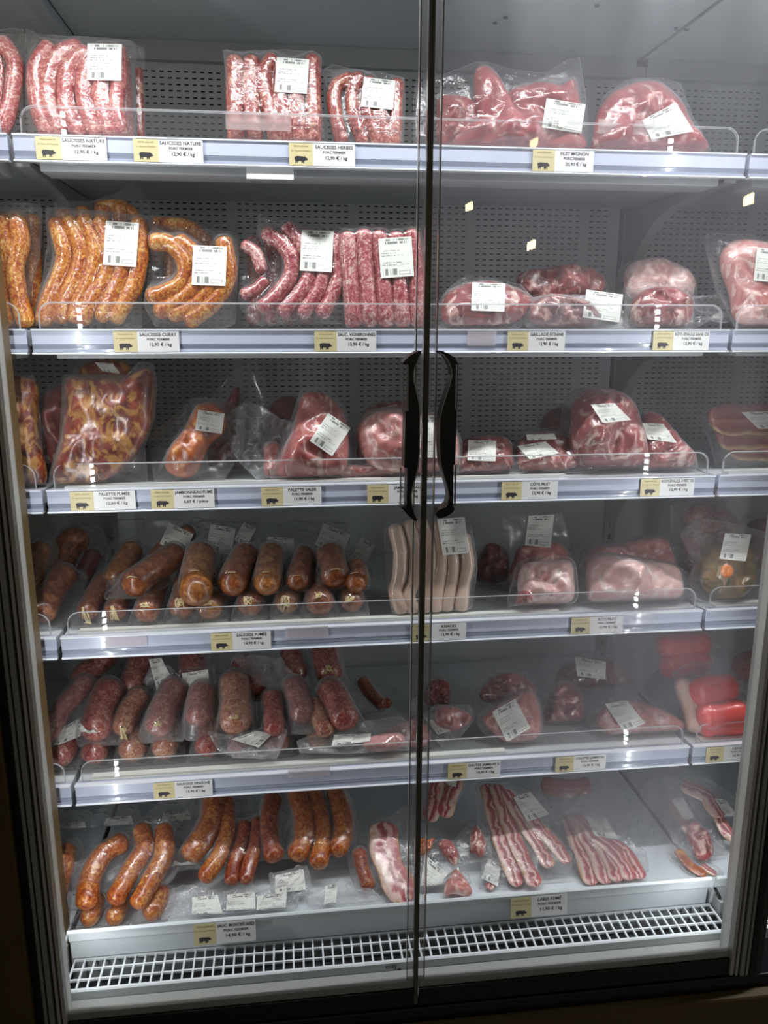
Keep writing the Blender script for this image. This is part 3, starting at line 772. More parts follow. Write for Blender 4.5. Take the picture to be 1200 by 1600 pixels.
# paper slip hanging under the top rail, clear empty holders, a hook ring behind the guard
p0 = at(385, 266, 0.0); p1 = at(459, 281, 0.0)
o = MB().box((p0[0], -0.001, p1[2]), (p1[0], 0.0, p0[2] + 0.004)).build('paper_slip', M['paper']); tag(o, 'blank white paper slip hanging below the top price rail', 'paper')
for (q, lab, cat) in ((((352, 176), (455, 205)), 'blank translucent card holder behind the top guard, in front of the herb sausages', 'label holder'),
                 (((935, 186), (1022, 211)), 'blank translucent card holder in front of the right fillet pack', 'label holder')):
    a = at(*q[0], 0.0125); b_ = at(*q[1], 0.0125)
    o = MB().box((a[0], 0.0115, b_[2]), (b_[0], 0.0127, a[2])).build('card_holder', M['holder']); tag(o, lab, cat)
for (px0, py0, px1, py1, lab) in ((160, 997, 230, 1009, 'clear empty ticket window at the left of the fourth rail'), (446, 981, 513, 995, 'clear empty ticket window right of the saucisse fumée tag'),
                             (450, 1200, 516, 1212, 'clear empty ticket window in the middle of the fifth rail'), (731, 517, 775, 540, 'clear empty ticket window left of the grillade échine tag')):
    a = at(px0, py0, -0.007); b_ = at(px1, py1, -0.007)
    o = MB().box((a[0], -0.0065, b_[2]), (b_[0], -0.0055, a[2])).build('ticket_window', M['holder']); tag(o, lab, 'label holder')

# ------------------------------------------------------------------ vacuum packs
def catmull(pts, n):
    P = [np.array(p, float) for p in pts]
    if len(P) == 1: return [P[0]] * n
    if len(P) == 2:
        return [P[0] + (P[1] - P[0]) * t for t in np.linspace(0, 1, n)]
    P = [2 * P[0] - P[1]] + P + [2 * P[-1] - P[-2]]
    out = []
    for t in np.linspace(0, len(P) - 3 - 1e-9, n):
        i = int(t); f = t - i
        a, b, c, d = P[i:i + 4]
        out.append(0.5 * (2 * b + (c - a) * f + (2 * a - 5 * b + 4 * c - d) * f * f + (3 * b - a - 3 * c + d) * f ** 3))
    return out


def wave_noise(u, v, seed, freq):
    r = random.Random(seed); s = 0
    for k in range(6):
        a = r.uniform(0, 6.28); f = freq * r.uniform(0.6, 1.8)
        s = s + np.sin((u * math.cos(a) + v * math.sin(a)) * f + r.uniform(0, 6.28)) / 6 ** 0.5
    return s * 0.8


class Frame:
    """a plane the pack lies on: origin on the shelf, U to the right, V up along the pack, W out of it"""
    def __init__(s, px, Y, z, lean, yaw=0.0):
        a = math.radians(lean); y = math.radians(yaw)
        d = ray(px, 800)
        x = (CAM + d * ((Y - CAM[1]) / d[1]))[0]
        # refine x with the real height
        for _ in range(3):
            q = ROT.T @ (np.array([x, Y, z]) - CAM); cur = 600 + FPX * q[0] / q[1]; x += (px - cur) / FPX * q[1]
        s.o = np.array([x, Y, z])
        R = np.array([[math.cos(y), -math.sin(y), 0], [math.sin(y), math.cos(y), 0], [0, 0, 1]])
        s.U = R @ np.array([1, 0, 0.0]); s.V = R @ np.array([0, math.sin(a), math.cos(a)]); s.W = R @ np.array([0, -math.cos(a), math.sin(a)])
        q = ROT.T @ (s.o - CAM); s.ppm = FPX / q[1]

    def matrix(s):
        return Matrix(((s.U[0], -s.W[0], s.V[0], s.o[0]), (s.U[1], -s.W[1], s.V[1], s.o[1]), (s.U[2], -s.W[2], s.V[2], s.o[2]), (0, 0, 0, 1)))

    def uv(s, px, py, w=0.0):
        d = ray(px, py); t = (np.dot(s.o - CAM, s.W) + w) / np.dot(d, s.W)
        p = CAM + d * t - s.o
        return np.array([np.dot(p, s.U), np.dot(p, s.V)])


def loc3(u, v, w): return (u, -w, v)


def sausage_mesh(path, r, flat=1.0, seed=0, n=18, seg=14, lump=0.05, taper=0.0):
    """path: local (u,v,w) points; rounded ends; UV x across 0..1, y along"""
    C = np.array(catmull(path, n))
    T = np.gradient(C, axis=0); T /= np.linalg.norm(T, axis=1)[:, None] + 1e-12
    rnd = random.Random(seed); ph = [rnd.uniform(0, 6) for _ in range(4)]
    cs = []; rs = []
    e0 = T[0]; e1 = T[-1]
    K = 4
    for k in range(K):      # rounded start cap, inside the path end
        a = math.pi / 2 * (k + 0.35) / K; cs.append(C[0] + e0 * r * (1 - math.sin(a)) * 0.0 - e0 * r * math.cos(a) * 0.75); rs.append(math.sin(a))
    for c in C: cs.append(c); rs.append(1.0)
    for k in reversed(range(K)):
        a = math.pi / 2 * (k + 0.35) / K; cs.append(C[-1] + e1 * r * math.cos(a) * 0.75); rs.append(math.sin(a))
    cs = np.array(cs); TT = np.vstack([np.repeat(T[:1], K, 0), T, np.repeat(T[-1:], K, 0)])
    L = np.concatenate([[0], np.cumsum(np.linalg.norm(np.diff(cs, axis=0), axis=1))])
    V = []; UV = []; F = []
    Wd = np.array([0, 0, 1.0])
    m = len(cs)
    for i in range(m):
        t = TT[i]; A = np.cross(Wd, t); nn = np.linalg.norm(A)
        A = A / nn if nn > 0.2 else np.array([1.0, 0, 0])
        B = np.cross(t, A)
        rr = r * rs[i] * (1 + lump * math.sin(L[i] * 95 + ph[0]) + lump * 0.7 * math.sin(L[i] * 43 + ph[1])) * (1 - taper * i / m)
        for k in range(seg):
            a = 2 * math.pi * k / seg
            q = cs[i] + A * math.cos(a) * rr + B * math.sin(a) * rr * flat
            V.append(loc3(*q)); UV.append((0.5 + 0.5 * math.cos(a), L[i]))
    for i in range(m - 1):
        for k in range(seg):
            F.append((i * seg + k, (i + 1) * seg + k, (i + 1) * seg + (k + 1) % seg, i * seg + (k + 1) % seg))
    F.append(tuple(range(seg))); F.append(tuple(reversed(range((m - 1) * seg, m * seg))))
    return V, F, UV, C


class Blob:
    """a lump with a drawn outline (local u,v) that swells toward the viewer"""
    def __init__(s, outline, T, w0=0.0, seed=0, lump=0.22, flat=2.4):
        s.P = np.array(outline); s.T = T; s.w0 = w0; s.seed = seed; s.lump = lump; s.flat = flat
        x, y = s.P[:, 0], s.P[:, 1]; x2, y2 = np.roll(x, -1), np.roll(y, -1)
        A = (x * y2 - x2 * y).sum() / 2
        s.c = np.array([((x + x2) * (x * y2 - x2 * y)).sum(), ((y + y2) * (x * y2 - x2 * y)).sum()]) / (6 * A)
        s.R = radial(s.P, s.c, 72); s.R = smooth_ring(s.R, 1)
        s.size = float(np.mean(s.R))

    def Rb(s, th):
        x = (th % (2 * math.pi)) / (2 * math.pi) * 72; i = np.floor(x).astype(int) % 72; f = x - np.floor(x)
        return s.R[i] * (1 - f) + s.R[(i + 1) % 72] * f

    def H(s, u, v):
        du, dv = u - s.c[0], v - s.c[1]; d = np.hypot(du, dv); t = d / (s.Rb(np.arctan2(dv, du)) + 1e-9)
        core = 0.32 + 0.68 * np.sqrt(np.clip(1 - np.clip(t, 0, 1) ** s.flat, 0, 1))
        nz = s.lump * wave_noise(u, v, s.seed, 2.4 / s.size) + s.lump * 0.5 * wave_noise(u, v, s.seed + 9, 6 / s.size) - s.lump * 0.5 * np.clip(0.25 - np.abs(wave_noise(u, v, s.seed + 4, 4 / s.size)), 0, 1) * 4 * 0.5 + s.lump * 0.22 * wave_noise(u, v, s.seed + 21, 13 / s.size)
        h = s.T * (core + nz * np.clip(1.15 - t ** 2, 0, 1))
        out = s.T * 0.32 * np.clip(1 - (t - 1) * 5, 0, 1)
        return s.w0 + np.where(t <= 1, h, out) * 1.0

    def mesh(s):
        nr, na = 22, 72
        th = np.arange(na) * 2 * math.pi / na
        V = []; F = []
        c = s.c
        for side in (1, 0):
            for j in range(nr + 1):
                t = j / nr
                t = 1 - (1 - t) ** 1.6
                u = c[0] + s.R * t * np.cos(th); v = c[1] + s.R * t * np.sin(th)
                if side: w = s.H(u, v)
                else: w = s.w0 + s.T * 0.30 * np.where(t < 1, 1 - np.sqrt(max(0, 1 - t ** 4)), 1.0) * np.ones(na)
                V += [loc3(a, b, k) for a, b, k in zip(u, v, w)]
        n1 = (nr + 1) * na
        for j in range(nr):
            for k in range(na):
                k2 = (k + 1) % na
                F.append((j * na + k, (j + 1) * na + k, (j + 1) * na + k2, j * na + k2))
                F.append((n1 + j * na + k, n1 + j * na + k2, n1 + (j + 1) * na + k2, n1 + (j + 1) * na + k))
        for k in range(na):
            k2 = (k + 1) % na
            F.append((nr * na + k, n1 + nr * na + k, n1 + nr * na + k2, nr * na + k2))
        return V, F


def radial(P, c, n):
    """distance from c to the outline P in n directions (outermost hit)"""
    R = np.zeros(n); Q = np.roll(P, -1, 0)
    for i in range(n):
        a = 2 * math.pi * i / n; d = np.array([math.cos(a), math.sin(a)])
        for p, q in zip(P - c, Q - c):
            e = q - p; den = d[0] * e[1] - d[1] * e[0]
            if abs(den) < 1e-12: continue
            t = (p[0] * e[1] - p[1] * e[0]) / den; s = (p[0] * d[1] - p[1] * d[0]) / den
            if t > 0 and -1e-6 <= s <= 1 + 1e-6: R[i] = max(R[i], t)
    if (R == 0).any():
        m = R[R > 0].mean() if (R > 0).any() else 0.02
        R[R == 0] = m * 0.5
    return R


def smooth_ring(R, k):
    for _ in range(k): R = (np.roll(R, 1) + 2 * R + np.roll(R, -1)) / 4
    return R


def film_mesh(outline, heights, seed, na=104, nr=24, wr=1.0, vmin=0.0):
    P = np.array(outline); P[:, 1] = np.maximum(P[:, 1], vmin)
    x, y = P[:, 0], P[:, 1]; x2, y2 = np.roll(x, -1), np.roll(y, -1)
    A = (x * y2 - x2 * y).sum() / 2
    c = np.array([((x + x2) * (x * y2 - x2 * y)).sum(), ((y + y2) * (x * y2 - x2 * y)).sum()]) / (6 * A)
    R = radial(P, c, na)
    th = np.arange(na) * 2 * math.pi / na
    t = np.linspace(0.02, 1, nr)[:, None]
    U = c[0] + R * t * np.cos(th); Vv = c[1] + R * t * np.sin(th)
    Hc = np.zeros_like(U)
    for h in heights: Hc = np.maximum(Hc, h(U, Vv))
    Wd = Hc.copy(); Wd[-1] *= 0.15
    for _ in range(7):
        S = (np.roll(Wd, 1, 1) + np.roll(Wd, -1, 1)) / 2
        S2 = S.copy(); S2[1:-1] = (S[1:-1] * 2 + Wd[:-2] + Wd[2:]) / 4
        Wd = np.maximum(S2, Hc * (t < 0.985)); Wd[-1] = np.minimum(Wd[-1], 0.012)
    margin = np.clip((0.006 - Hc) / 0.006, 0, 1)
    ang = wave_noise(U, Vv, seed, 130) * 0.6 + wave_noise(U, Vv, seed + 3, 330) * 0.4
    ridge = 1 - 2 * np.abs(wave_noise(U, Vv, seed + 5, 120))
    Wd = Wd + 0.0012 + wr * (0.0042 * margin * np.maximum(-0.4, ang + ridge * 0.7) + 0.0004 * ang)
    Wd = np.maximum(Wd, Hc + 0.0008); Wd = np.maximum(Wd, 0.0006)
    Wd[-1] = np.maximum(0.0012, Wd[-2] * 0.55)
    V = [loc3(a, b, k) for a, b, k in zip(U.ravel(), Vv.ravel(), Wd.ravel())]
    F = []
    for j in range(nr - 1):
        for k in range(na):
            k2 = (k + 1) % na
            F.append((j * na + k, (j + 1) * na + k, (j + 1) * na + k2, j * na + k2))
    F.append(tuple(range(na)))
    # back sheet
    nb = 3; base = len(V)
    for j in range(nb):
        tt = (1.0, 0.6, 0.1)[j]
        V += [loc3(c[0] + R[k] * tt * math.cos(th[k]), c[1] + R[k] * tt * math.sin(th[k]), 0.0) for k in range(na)]
    last = (nr - 1) * na
    for k in range(na):
        k2 = (k + 1) % na
        F.append((last + k, base + k, base + k2, last + k2))
        for j in range(nb - 1): F.append((base + j * na + k, base + (j + 1) * na + k, base + (j + 1) * na + k2, base + j * na + k2))
    F.append(tuple(range(base + (nb - 1) * na, base + nb * na)))
    return V, F, (U.ravel(), Vv.ravel(), Wd.ravel())


_seed = [11]


def pack(name, label, cat, fr, items, film=None, labels=(), group=None, fmat='film', margin=7, wr=1.0, vmin=0.002, spikes=(), string=None):
    """fr=(px,Y,z,lean[,yaw]); items: ('s',mat,r_px,[(x,y)..]) sausages, ('b',...) flat slices, ('m',mat,thick_m,[(x,y)..]) cuts of meat"""
    f = Frame(*fr); _seed[0] += 17; sd = _seed[0]
    root = empty(name, mat=f.matrix()); tag(root, label, cat, group)
    heights = []; circles = []
    for n_, it in enumerate(items):
        kind, mat = it[0], it[1]
        if kind in 'sb':
            r = it[2] / f.ppm; flat = 1.0 if kind == 's' else 0.22
            w0 = it[4] if len(it) > 4 else 0.0
            h = r * flat
            pp = [f.uv(x, y, w0 + h) for x, y in it[3]]
            path = []
            for q in pp:
                path.append((q[0], max(q[1], vmin + r * 0.6), w0 + h))
            nm = it[5] if len(it) > 5 else ('sausage' if kind == 's' else 'slice')
            V, F, UV, C = sausage_mesh(path, r, flat, sd + n_, lump=0.035 if kind == 's' else 0.06)
            mesh_obj(nm, V, F, M[mat], root, True, UV)
            C = np.array(C)
            ext = np.vstack([C, [C[0] + (C[0] - C[1]) / (np.linalg.norm(C[0] - C[1]) + 1e-9) * r * 0.55], [C[-1] + (C[-1] - C[-2]) / (np.linalg.norm(C[-1] - C[-2]) + 1e-9) * r * 0.55]])
            fine = np.array(catmull([tuple(c) for c in C], 40)); 

            def H(u, v, C=fine, r=r, flat=flat, w0=w0):
                best = np.full(np.shape(u), 1e9)
                for c in C: best = np.minimum(best, (u - c[0]) ** 2 + (v - c[1]) ** 2)
                d = np.sqrt(best)
                ctr = w0 + r * flat
                inside = ctr + flat * np.sqrt(np.clip((r * 1.05) ** 2 - d ** 2, 0, None))
                return np.where(d < r, inside, np.clip(ctr * 0.95 - (d - r) * 1.3, 0, None))
            heights.append(H)
            circles += [(c[0], c[1], r) for c in ext]
        else:
            T = it[2]; w0 = it[4] if len(it) > 4 else 0.0
            pts = [f.uv(x, y, w0 + T * 0.4) for x, y in it[3]]
            pts = [(p[0], max(p[1], vmin)) for p in pts]
            k = len(pts); dense = catmull([pts[-1]] + pts + [pts[0]], (k + 1) * 6 + 1)
            dense = np.array(dense[3:-3]); dense[:, 1] = np.maximum(dense[:, 1], vmin)
            B = Blob(dense, T, w0, sd + n_)
            V, F = B.mesh()
            nm = it[5] if len(it) > 5 else 'meat'
            mesh_obj(nm, V, F, M[mat], root, True)
            heights.append(B.H)
            circles += [(p[0], p[1], 0.001) for p in dense]
    if film is None or film == 'auto':
        m = margin / f.ppm
        cc = np.array(circles)
        if spikes: cc = np.vstack([cc, [(*f.uv(x, y, 0.004), 0.0) for x, y in spikes]])
        ctr = cc[:, :2].mean(0)
        na = 60; pts = []
        # convex support outline
        raw = []
        rr = random.Random(sd)
        for (x, y, r) in cc:
            rad = r + (m if r > 0 else 0)
            for k in range(12):
                a = 2 * math.pi * k / 12; raw.append((x + rad * math.cos(a), y + rad * math.sin(a)))
        raw = sorted(set((round(a, 5), round(b, 5)) for a, b in raw))

        def half(ps):
            h = []
            for p in ps:
                while len(h) > 1 and (h[-1][0] - h[-2][0]) * (p[1] - h[-2][1]) - (h[-1][1] - h[-2][1]) * (p[0] - h[-2][0]) <= 0: h.pop()
                h.append(p)
            return h
        hull = half(raw)[:-1] + half(raw[::-1])[:-1]
        outline = hull
    else:
        outline = [tuple(f.uv(x, y, 0.004)) for x, y in film]
    Vf, Ff, (FU, FV, FW) = film_mesh(outline, heights, sd, wr=wr, vmin=max(0.0005, vmin - 0.0015))
    bag = mesh_obj('plastic_bag', Vf, Ff, M[fmat], root, True)
    for lb in labels:
        if len(lb) == 4 and isinstance(lb[0], tuple): quad = lb
        else:
            cx, cy, w, h, rot = lb
            a = math.radians(rot); ca, sa = math.cos(a), math.sin(a)
            quad = [(cx + ca * x - sa * y, cy + sa * x + ca * y) for x, y in ((-w / 2, -h / 2), (w / 2, -h / 2), (w / 2, h / 2), (-w / 2, h / 2))]
        q = [np.array(p, float) for p in quad]       # top-left, top-right, bottom-right, bottom-left
        n = 9; pts = []
        ctrw = 0.01
        for _ in range(3):
            cuv = f.uv(*(sum(q) / 4), ctrw)
            dd = (FU - cuv[0]) ** 2 + (FV - cuv[1]) ** 2; ctrw = float(np.mean(FW[np.argsort(dd)[:12]]))
        G = np.zeros((n, n, 3))
        for j in range(n):
            for i in range(n):
                a, b = i / (n - 1), j / (n - 1)
                p = (q[3] * (1 - a) + q[2] * a) * (1 - b) + (q[0] * (1 - a) + q[1] * a) * b
                w = ctrw
                for _ in range(2):
                    u_, v_ = f.uv(p[0], p[1], w)
                    dd = (FU - u_) ** 2 + (FV - v_) ** 2; idx = np.argpartition(dd, 4)[:4]
                    w = float(np.max(FW[idx]) * 0.5 + 0.5 * np.mean(FW[idx])) if dd.min() < 0.008 ** 2 else ctrw * 0.8
                G[j, i] = (u_, v_, w)
        Wg = G[:, :, 2].copy()
        for _ in range(5):
            E = np.pad(Wg, 1, mode='edge'); Wg = np.maximum((E[:-2, 1:-1] + E[2:, 1:-1] + E[1:-1, :-2] + E[1:-1, 2:]) / 4, G[:, :, 2] - 0.0006)
        Wg = Wg + 0.0012
        V = []; UVs = []
        for j in range(n):
            for i in range(n):
                a, b = i / (n - 1), j / (n - 1)
                p = (q[3] * (1 - a) + q[2] * a) * (1 - b) + (q[0] * (1 - a) + q[1] * a) * b
                u_, v_ = f.uv(p[0], p[1], Wg[j, i]); V.append(loc3(u_, max(v_, 0.0008), Wg[j, i])); UVs.append((a, b))
        Fs = [(j * n + i, j * n + i + 1, (j + 1) * n + i + 1, (j + 1) * n + i) for j in range(n - 1) for i in range(n - 1)]
        mesh_obj('sticker', V, Fs, M['label'], bag, True, UVs)
    if string:
        for (x, y) in string:
            rr = random.Random(sd + int(x)); b = MB()
            for k in range(5):
                uvs = [f.uv(x + rr.uniform(-7, 7), y + rr.uniform(-3, 8), 0.03) for _ in range(4)]
                path = catmull([(p[0], max(p[1], 0.003), 0) for p in uvs], 10)
                ww = []
                for p in path:
                    hh = max([float(h(np.array([p[0]]), np.array([p[1]]))[0]) for h in heights] + [0.002]); ww.append(hh + 0.0004)
                b.tube([loc3(p[0], p[1], w) for p, w in zip(path, ww)], 0.0010, 5)
            b.build('string', M['string'], root, smooth=True)
    return root

Z1, Z2, Z3, Z4, Z5 = SHELF_Z
Z6 = 0.2562
P = pack
SP, MP = 'sausage_pack', 'meat_pack'
SC_, MC_ = 'packed sausages', 'packed meat'
# ---- top shelf
P(SP, 'pink sausage pack cut by the left edge of the photo, top shelf', SC_, (-10, 0.045, Z1, 10),
  [('s', 'nature', 13, [(4, 68), (22, 95), (21, 135), (13, 175), (2, 200)]), ('s', 'nature', 13, [(-22, 68), (-8, 100), (-8, 140), (-18, 200)]), ('s', 'nature', 13, [(-50, 70), (-38, 110), (-40, 200)])],
  film=[(-70, 48), (36, 44), (40, 60), (38, 150), (36, 190), (28, 215), (-70, 215)])
P(SP, 'pack of six thick pink sausages with white sticker, left on the top shelf', SC_, (125, 0.045, Z1, 10),
  [('s', 'nature', 13.5, [(76, 76), (59, 98), (56, 135), (61, 170), (73, 205)]), ('s', 'nature', 13.5, [(120, 75), (96, 84), (80, 108), (74, 140), (78, 172), (93, 205)]),
   ('s', 'nature', 13.5, [(134, 84), (114, 98), (104, 125), (103, 160), (112, 188), (124, 208)]), ('s', 'nature', 13, [(140, 95), (132, 122), (131, 155), (139, 185), (150, 205)]),
   ('s', 'nature', 13, [(160, 80), (158, 125), (157, 160), (165, 185), (173, 205)]), ('s', 'nature', 13, [(184, 80), (186, 125), (182, 165), (188, 202)])],
  film=[(40, 42), (60, 52), (100, 55), (160, 57), (208, 64), (213, 72), (210, 130), (214, 185), (212, 222), (45, 222), (40, 180), (37, 120)], labels=[(163, 97, 54, 57, 1)])
P(SP, 'second pink sausage pack standing behind the front left one, top shelf', SC_, (150, 0.10, Z1, 10),
  [('s', 'nature', 13, [(x, 95), (x + 3, 140), (x + 6, 215)]) for x in (100, 130, 160, 190)] + [('s', 'herbes', 6, [(217, 110), (219, 160), (220, 210)])],
  film=[(85, 60), (140, 55), (225, 72), (228, 120), (226, 225), (88, 225)])
P(SP, 'pack of herb-flecked red sausages behind the blank card holder, top shelf', SC_, (430, 0.045, Z1, 10),
  [('s', 'herbes', 13, [(367, 97), (366, 145), (369, 218)]), ('s', 'herbes', 13, [(393, 97), (391, 140), (398, 218)]), ('s', 'herbes', 13, [(425, 95), (413, 115), (418, 155), (430, 218)]),
   ('s', 'herbes', 13, [(440, 105), (438, 155), (446, 218)]), ('s', 'herbes', 13, [(463, 105), (463, 165), (468, 218)]), ('s', 'herbes', 13, [(488, 95), (489, 145), (491, 218)])],
  film=[(347, 72), (360, 80), (400, 78), (450, 76), (494, 82), (503, 92), (501, 150), (508, 222), (490, 228), (362, 226), (354, 180), (353, 120)], labels=[(456, 118, 51, 54, 4)])
P(SP, 'smaller pack of curved herb-flecked sausages left of the door seal, top shelf', SC_, (570, 0.045, Z1, 10),
  [('s', 'herbes', 11, [(545, 124), (525, 136), (523, 170), (534, 222)]), ('s', 'herbes', 11, [(560, 122), (550, 150), (554, 185), (566, 226)]), ('s', 'herbes', 11, [(578, 128), (573, 160), (576, 190), (590, 226)]),
   ('s', 'herbes', 11, [(598, 150), (596, 190), (604, 226)]), ('s', 'herbes', 11, [(620, 132), (618, 175), (616, 226)])],
  film=[(503, 110), (520, 98), (545, 106), (600, 112), (632, 122), (634, 160), (630, 236), (525, 234), (514, 190), (510, 140)], labels=[(591, 146, 50, 46, 6)])
P(MP, 'pack of large pink pork fillets with upright sticker, top shelf right of the seal', MC_, (790, 0.045, Z1, 10),
  [('m', 'filet', 0.040, [(742, 108), (757, 100), (773, 112), (788, 135), (800, 168), (835, 182), (868, 180), (898, 200), (914, 238), (740, 240), (700, 232), (708, 205), (745, 190), (741, 150)]),
   ('m', 'filet', 0.034, [(792, 150), (812, 135), (850, 128), (880, 134), (897, 118), (904, 150), (912, 190), (880, 215), (820, 205)], 0.006),
   ('m', 'chop', 0.03, [(686, 152), (722, 150), (745, 165), (748, 205), (720, 236), (688, 234), (682, 190)])],
  film=[(646, 228), (645, 180), (648, 130), (688, 118), (742, 97), (760, 96), (800, 108), (850, 114), (876, 104), (884, 92), (906, 90), (916, 150), (920, 235), (900, 245), (660, 243)], labels=[(881, 181, 62, 46, 9)])
P(MP, 'rounded dark pink pork fillet pack with tilted sticker, right end of top shelf', MC_, (1010, 0.045, Z1, 10),
  [('m', 'filet', 0.05, [(927, 225), (932, 185), (950, 150), (982, 132), (1018, 126), (1045, 140), (1068, 165), (1085, 205), (1105, 250), (930, 250)])],
  film=[(922, 240), (932, 175), (942, 150), (980, 124), (1036, 120), (1064, 130), (1084, 180), (1110, 230), (1112, 252), (925, 252)], labels=[((1003, 188), (1056, 160), (1084, 205), (1018, 218))])
# ---- second shelf
P(SP, 'orange curry sausage pack cut by the left edge, second shelf', SC_, (10, 0.045, Z2, 10),
  [('s', 'curry', 14, [(28, 348), (33, 380), (24, 420), (30, 465), (40, 505)]), ('s', 'curry', 14, [(2, 345), (6, 390), (-2, 430), (8, 505)]), ('s', 'curry', 13, [(-28, 345), (-22, 400), (-24, 505)])],
  film=[(-60, 312), (45, 316), (66, 326), (62, 400), (50, 440), (45, 512), (-60, 512)])
P(SP, 'darker curry sausage pack behind the one at the left edge, second shelf', SC_, (20, 0.10, Z2, 8),
  [('s', 'curry', 13, [(50, 345), (52, 430), (50, 500)]), ('s', 'curry', 13, [(24, 340), (26, 430), (24, 500)])],
  film=[(-20, 318), (64, 318), (68, 360), (66, 515), (-20, 515)])
P(SP, 'large pack of six long curved orange sausages with sticker, second shelf', SC_, (140, 0.045, Z2, 12),
  [('s', 'curry', 13, [(88, 350), (97, 380), (100, 405), (90, 440), (76, 470), (70, 500)]), ('s', 'curry', 13, [(108, 348), (122, 375), (127, 402), (116, 440), (100, 470), (94, 496)]),
   ('s', 'curry', 13, [(132, 346), (146, 375), (150, 402), (138, 440), (124, 470), (116, 496)]), ('s', 'curry', 13, [(158, 348), (170, 375), (174, 405), (160, 445), (142, 472), (130, 498)]),
   ('s', 'curry', 13, [(195, 400), (190, 430), (175, 465), (160, 494)]), ('s', 'curry', 13, [(217, 350), (219, 400), (210, 445), (195, 475), (182, 496)])],
  film=[(70, 322), (140, 328), (195, 334), (237, 340), (238, 350), (232, 400), (222, 440), (221, 512), (205, 520), (60, 518), (54, 490), (66, 430), (74, 380)], labels=[(189, 381, 52, 69, 4)])
P(SP, 'orange sausage pack leaning behind the large six-sausage pack', SC_, (160, 0.13, Z2, 8),
  [('s', 'curry', 12, [(x, 335 - (x - 100) * 0.12), (x + 2, 400), (x, 490)]) for x in (100, 130, 160, 188)] + [('s', 'curry', 9, [(155, 322), (190, 322), (215, 345), (220, 390)])],
  film=[(85, 312), (140, 316), (185, 300), (205, 283), (230, 305), (234, 340), (236, 500), (90, 500)])
P(SP, 'pack of C-shaped curved orange sausages beside the large curry pack', SC_, (300, 0.045, Z2, 12),
  [('s', 'curry', 13.5, [(242, 378), (264, 380), (284, 398), (291, 422), (280, 446), (256, 458), (238, 463)]), ('s', 'curry', 13.5, [(282, 378), (304, 398), (312, 425), (302, 452), (276, 474), (250, 486)]),
   ('s', 'curry', 13, [(336, 440), (320, 462), (296, 482), (272, 492)]), ('s', 'curry', 13.5, [(350, 380), (357, 420), (350, 450), (328, 478), (298, 500)])],
  film=[(230, 340), (252, 352), (300, 356), (364, 362), (376, 372), (372, 430), (368, 505), (350, 517), (242, 510), (226, 480), (234, 400)], labels=[(327, 415, 53, 62, 2)])
P(SP, 'curry sausage pack half hidden behind the C-shaped ones', SC_, (300, 0.11, Z2, 8),
  [('s', 'curry', 12, [(245, 352), (275, 352), (305, 362), (330, 395), (338, 470)]), ('s', 'curry', 12, [(262, 375), (268, 420), (260, 490)])],
  film=[(235, 335), (255, 338), (300, 346), (340, 358), (360, 375), (365, 510), (240, 510)])
P(SP, 'bent wine-red marbled sausages in a pointed bag, second shelf middle', SC_, (460, 0.045, Z2, 14),
  [('s', 'vigneron', 12.5, [(418, 366), (440, 380), (456, 405), (452, 435), (432, 462), (412, 480)]), ('s', 'vigneron', 12.5, [(450, 358), (474, 385), (484, 420), (474, 452), (444, 486)]),
   ('s', 'vigneron', 12.5, [(505, 425), (496, 455), (474, 488)]), ('s', 'vigneron', 12.5, [(525, 372), (531, 420), (522, 455), (504, 488)]),
   ('s', 'vigneron', 10, [(384, 384), (400, 396), (408, 420)]), ('s', 'vigneron', 9, [(382, 460), (400, 452), (412, 440)])],
  film=[(376, 385), (400, 370), (404, 328), (420, 344), (470, 350), (520, 355), (538, 380), (540, 505), (400, 508), (372, 478)], labels=[(495, 392, 50, 64, 3)], spikes=[])
P(SP, 'wine-red sausage pack behind the bent ones, second shelf', SC_, (420, 0.115, Z2, 8),
  [('s', 'vigneron', 12, [(395, 378), (400, 420), (396, 500)]), ('s', 'vigneron', 12, [(422, 365), (428, 420), (424, 500)]), ('s', 'vigneron', 12, [(450, 362), (455, 420), (452, 500)]), ('s', 'vigneron', 12, [(480, 366), (484, 420), (480, 500)])],
  film=[(378, 362), (400, 352), (500, 352), (500, 515), (378, 515)])
P(SP, 'straight wine-red marbled sausages in a square pack beside the door seal', SC_, (600, 0.045, Z2, 10),
  [('s', 'vigneron', 13.5, [(543, 372), (547, 430), (553, 505)]), ('s', 'vigneron', 13.5, [(568, 368), (572, 430), (578, 505)]), ('s', 'vigneron', 13.5, [(592, 370), (598, 430), (603, 505)]),
   ('s', 'vigneron', 13.5, [(618, 372), (623, 440), (629, 505)]), ('s', 'vigneron', 13.5, [(643, 368), (650, 430), (654, 505)])],
  film=[(520, 350), (560, 352), (640, 347), (664, 352), (668, 430), (668, 515), (540, 518), (530, 440)], labels=[(619, 402, 52, 62, -4)])
P(MP, 'flat pack of marbled red chops just right of the door seal, second shelf', MC_, (757, 0.05, Z2, 35),
  [('m', 'roast', 0.04, [(688, 485), (698, 458), (735, 442), (785, 445), (815, 455), (832, 470), (815, 495), (780, 508), (700, 505)])],
  film=[(682, 512), (686, 470), (700, 450), (730, 425), (815, 443), (838, 470), (826, 505), (810, 512)], labels=[(763, 464, 52, 44, 2)])
P(MP, 'dark red neck steaks lying across the back pack, second shelf', MC_, (870, 0.13, Z2 + 0.055, 30),
  [('m', 'chop', 0.045, [(806, 432), (825, 424), (870, 420), (925, 422), (945, 436), (940, 458), (880, 470), (830, 462), (812, 450)])], vmin=-0.03)
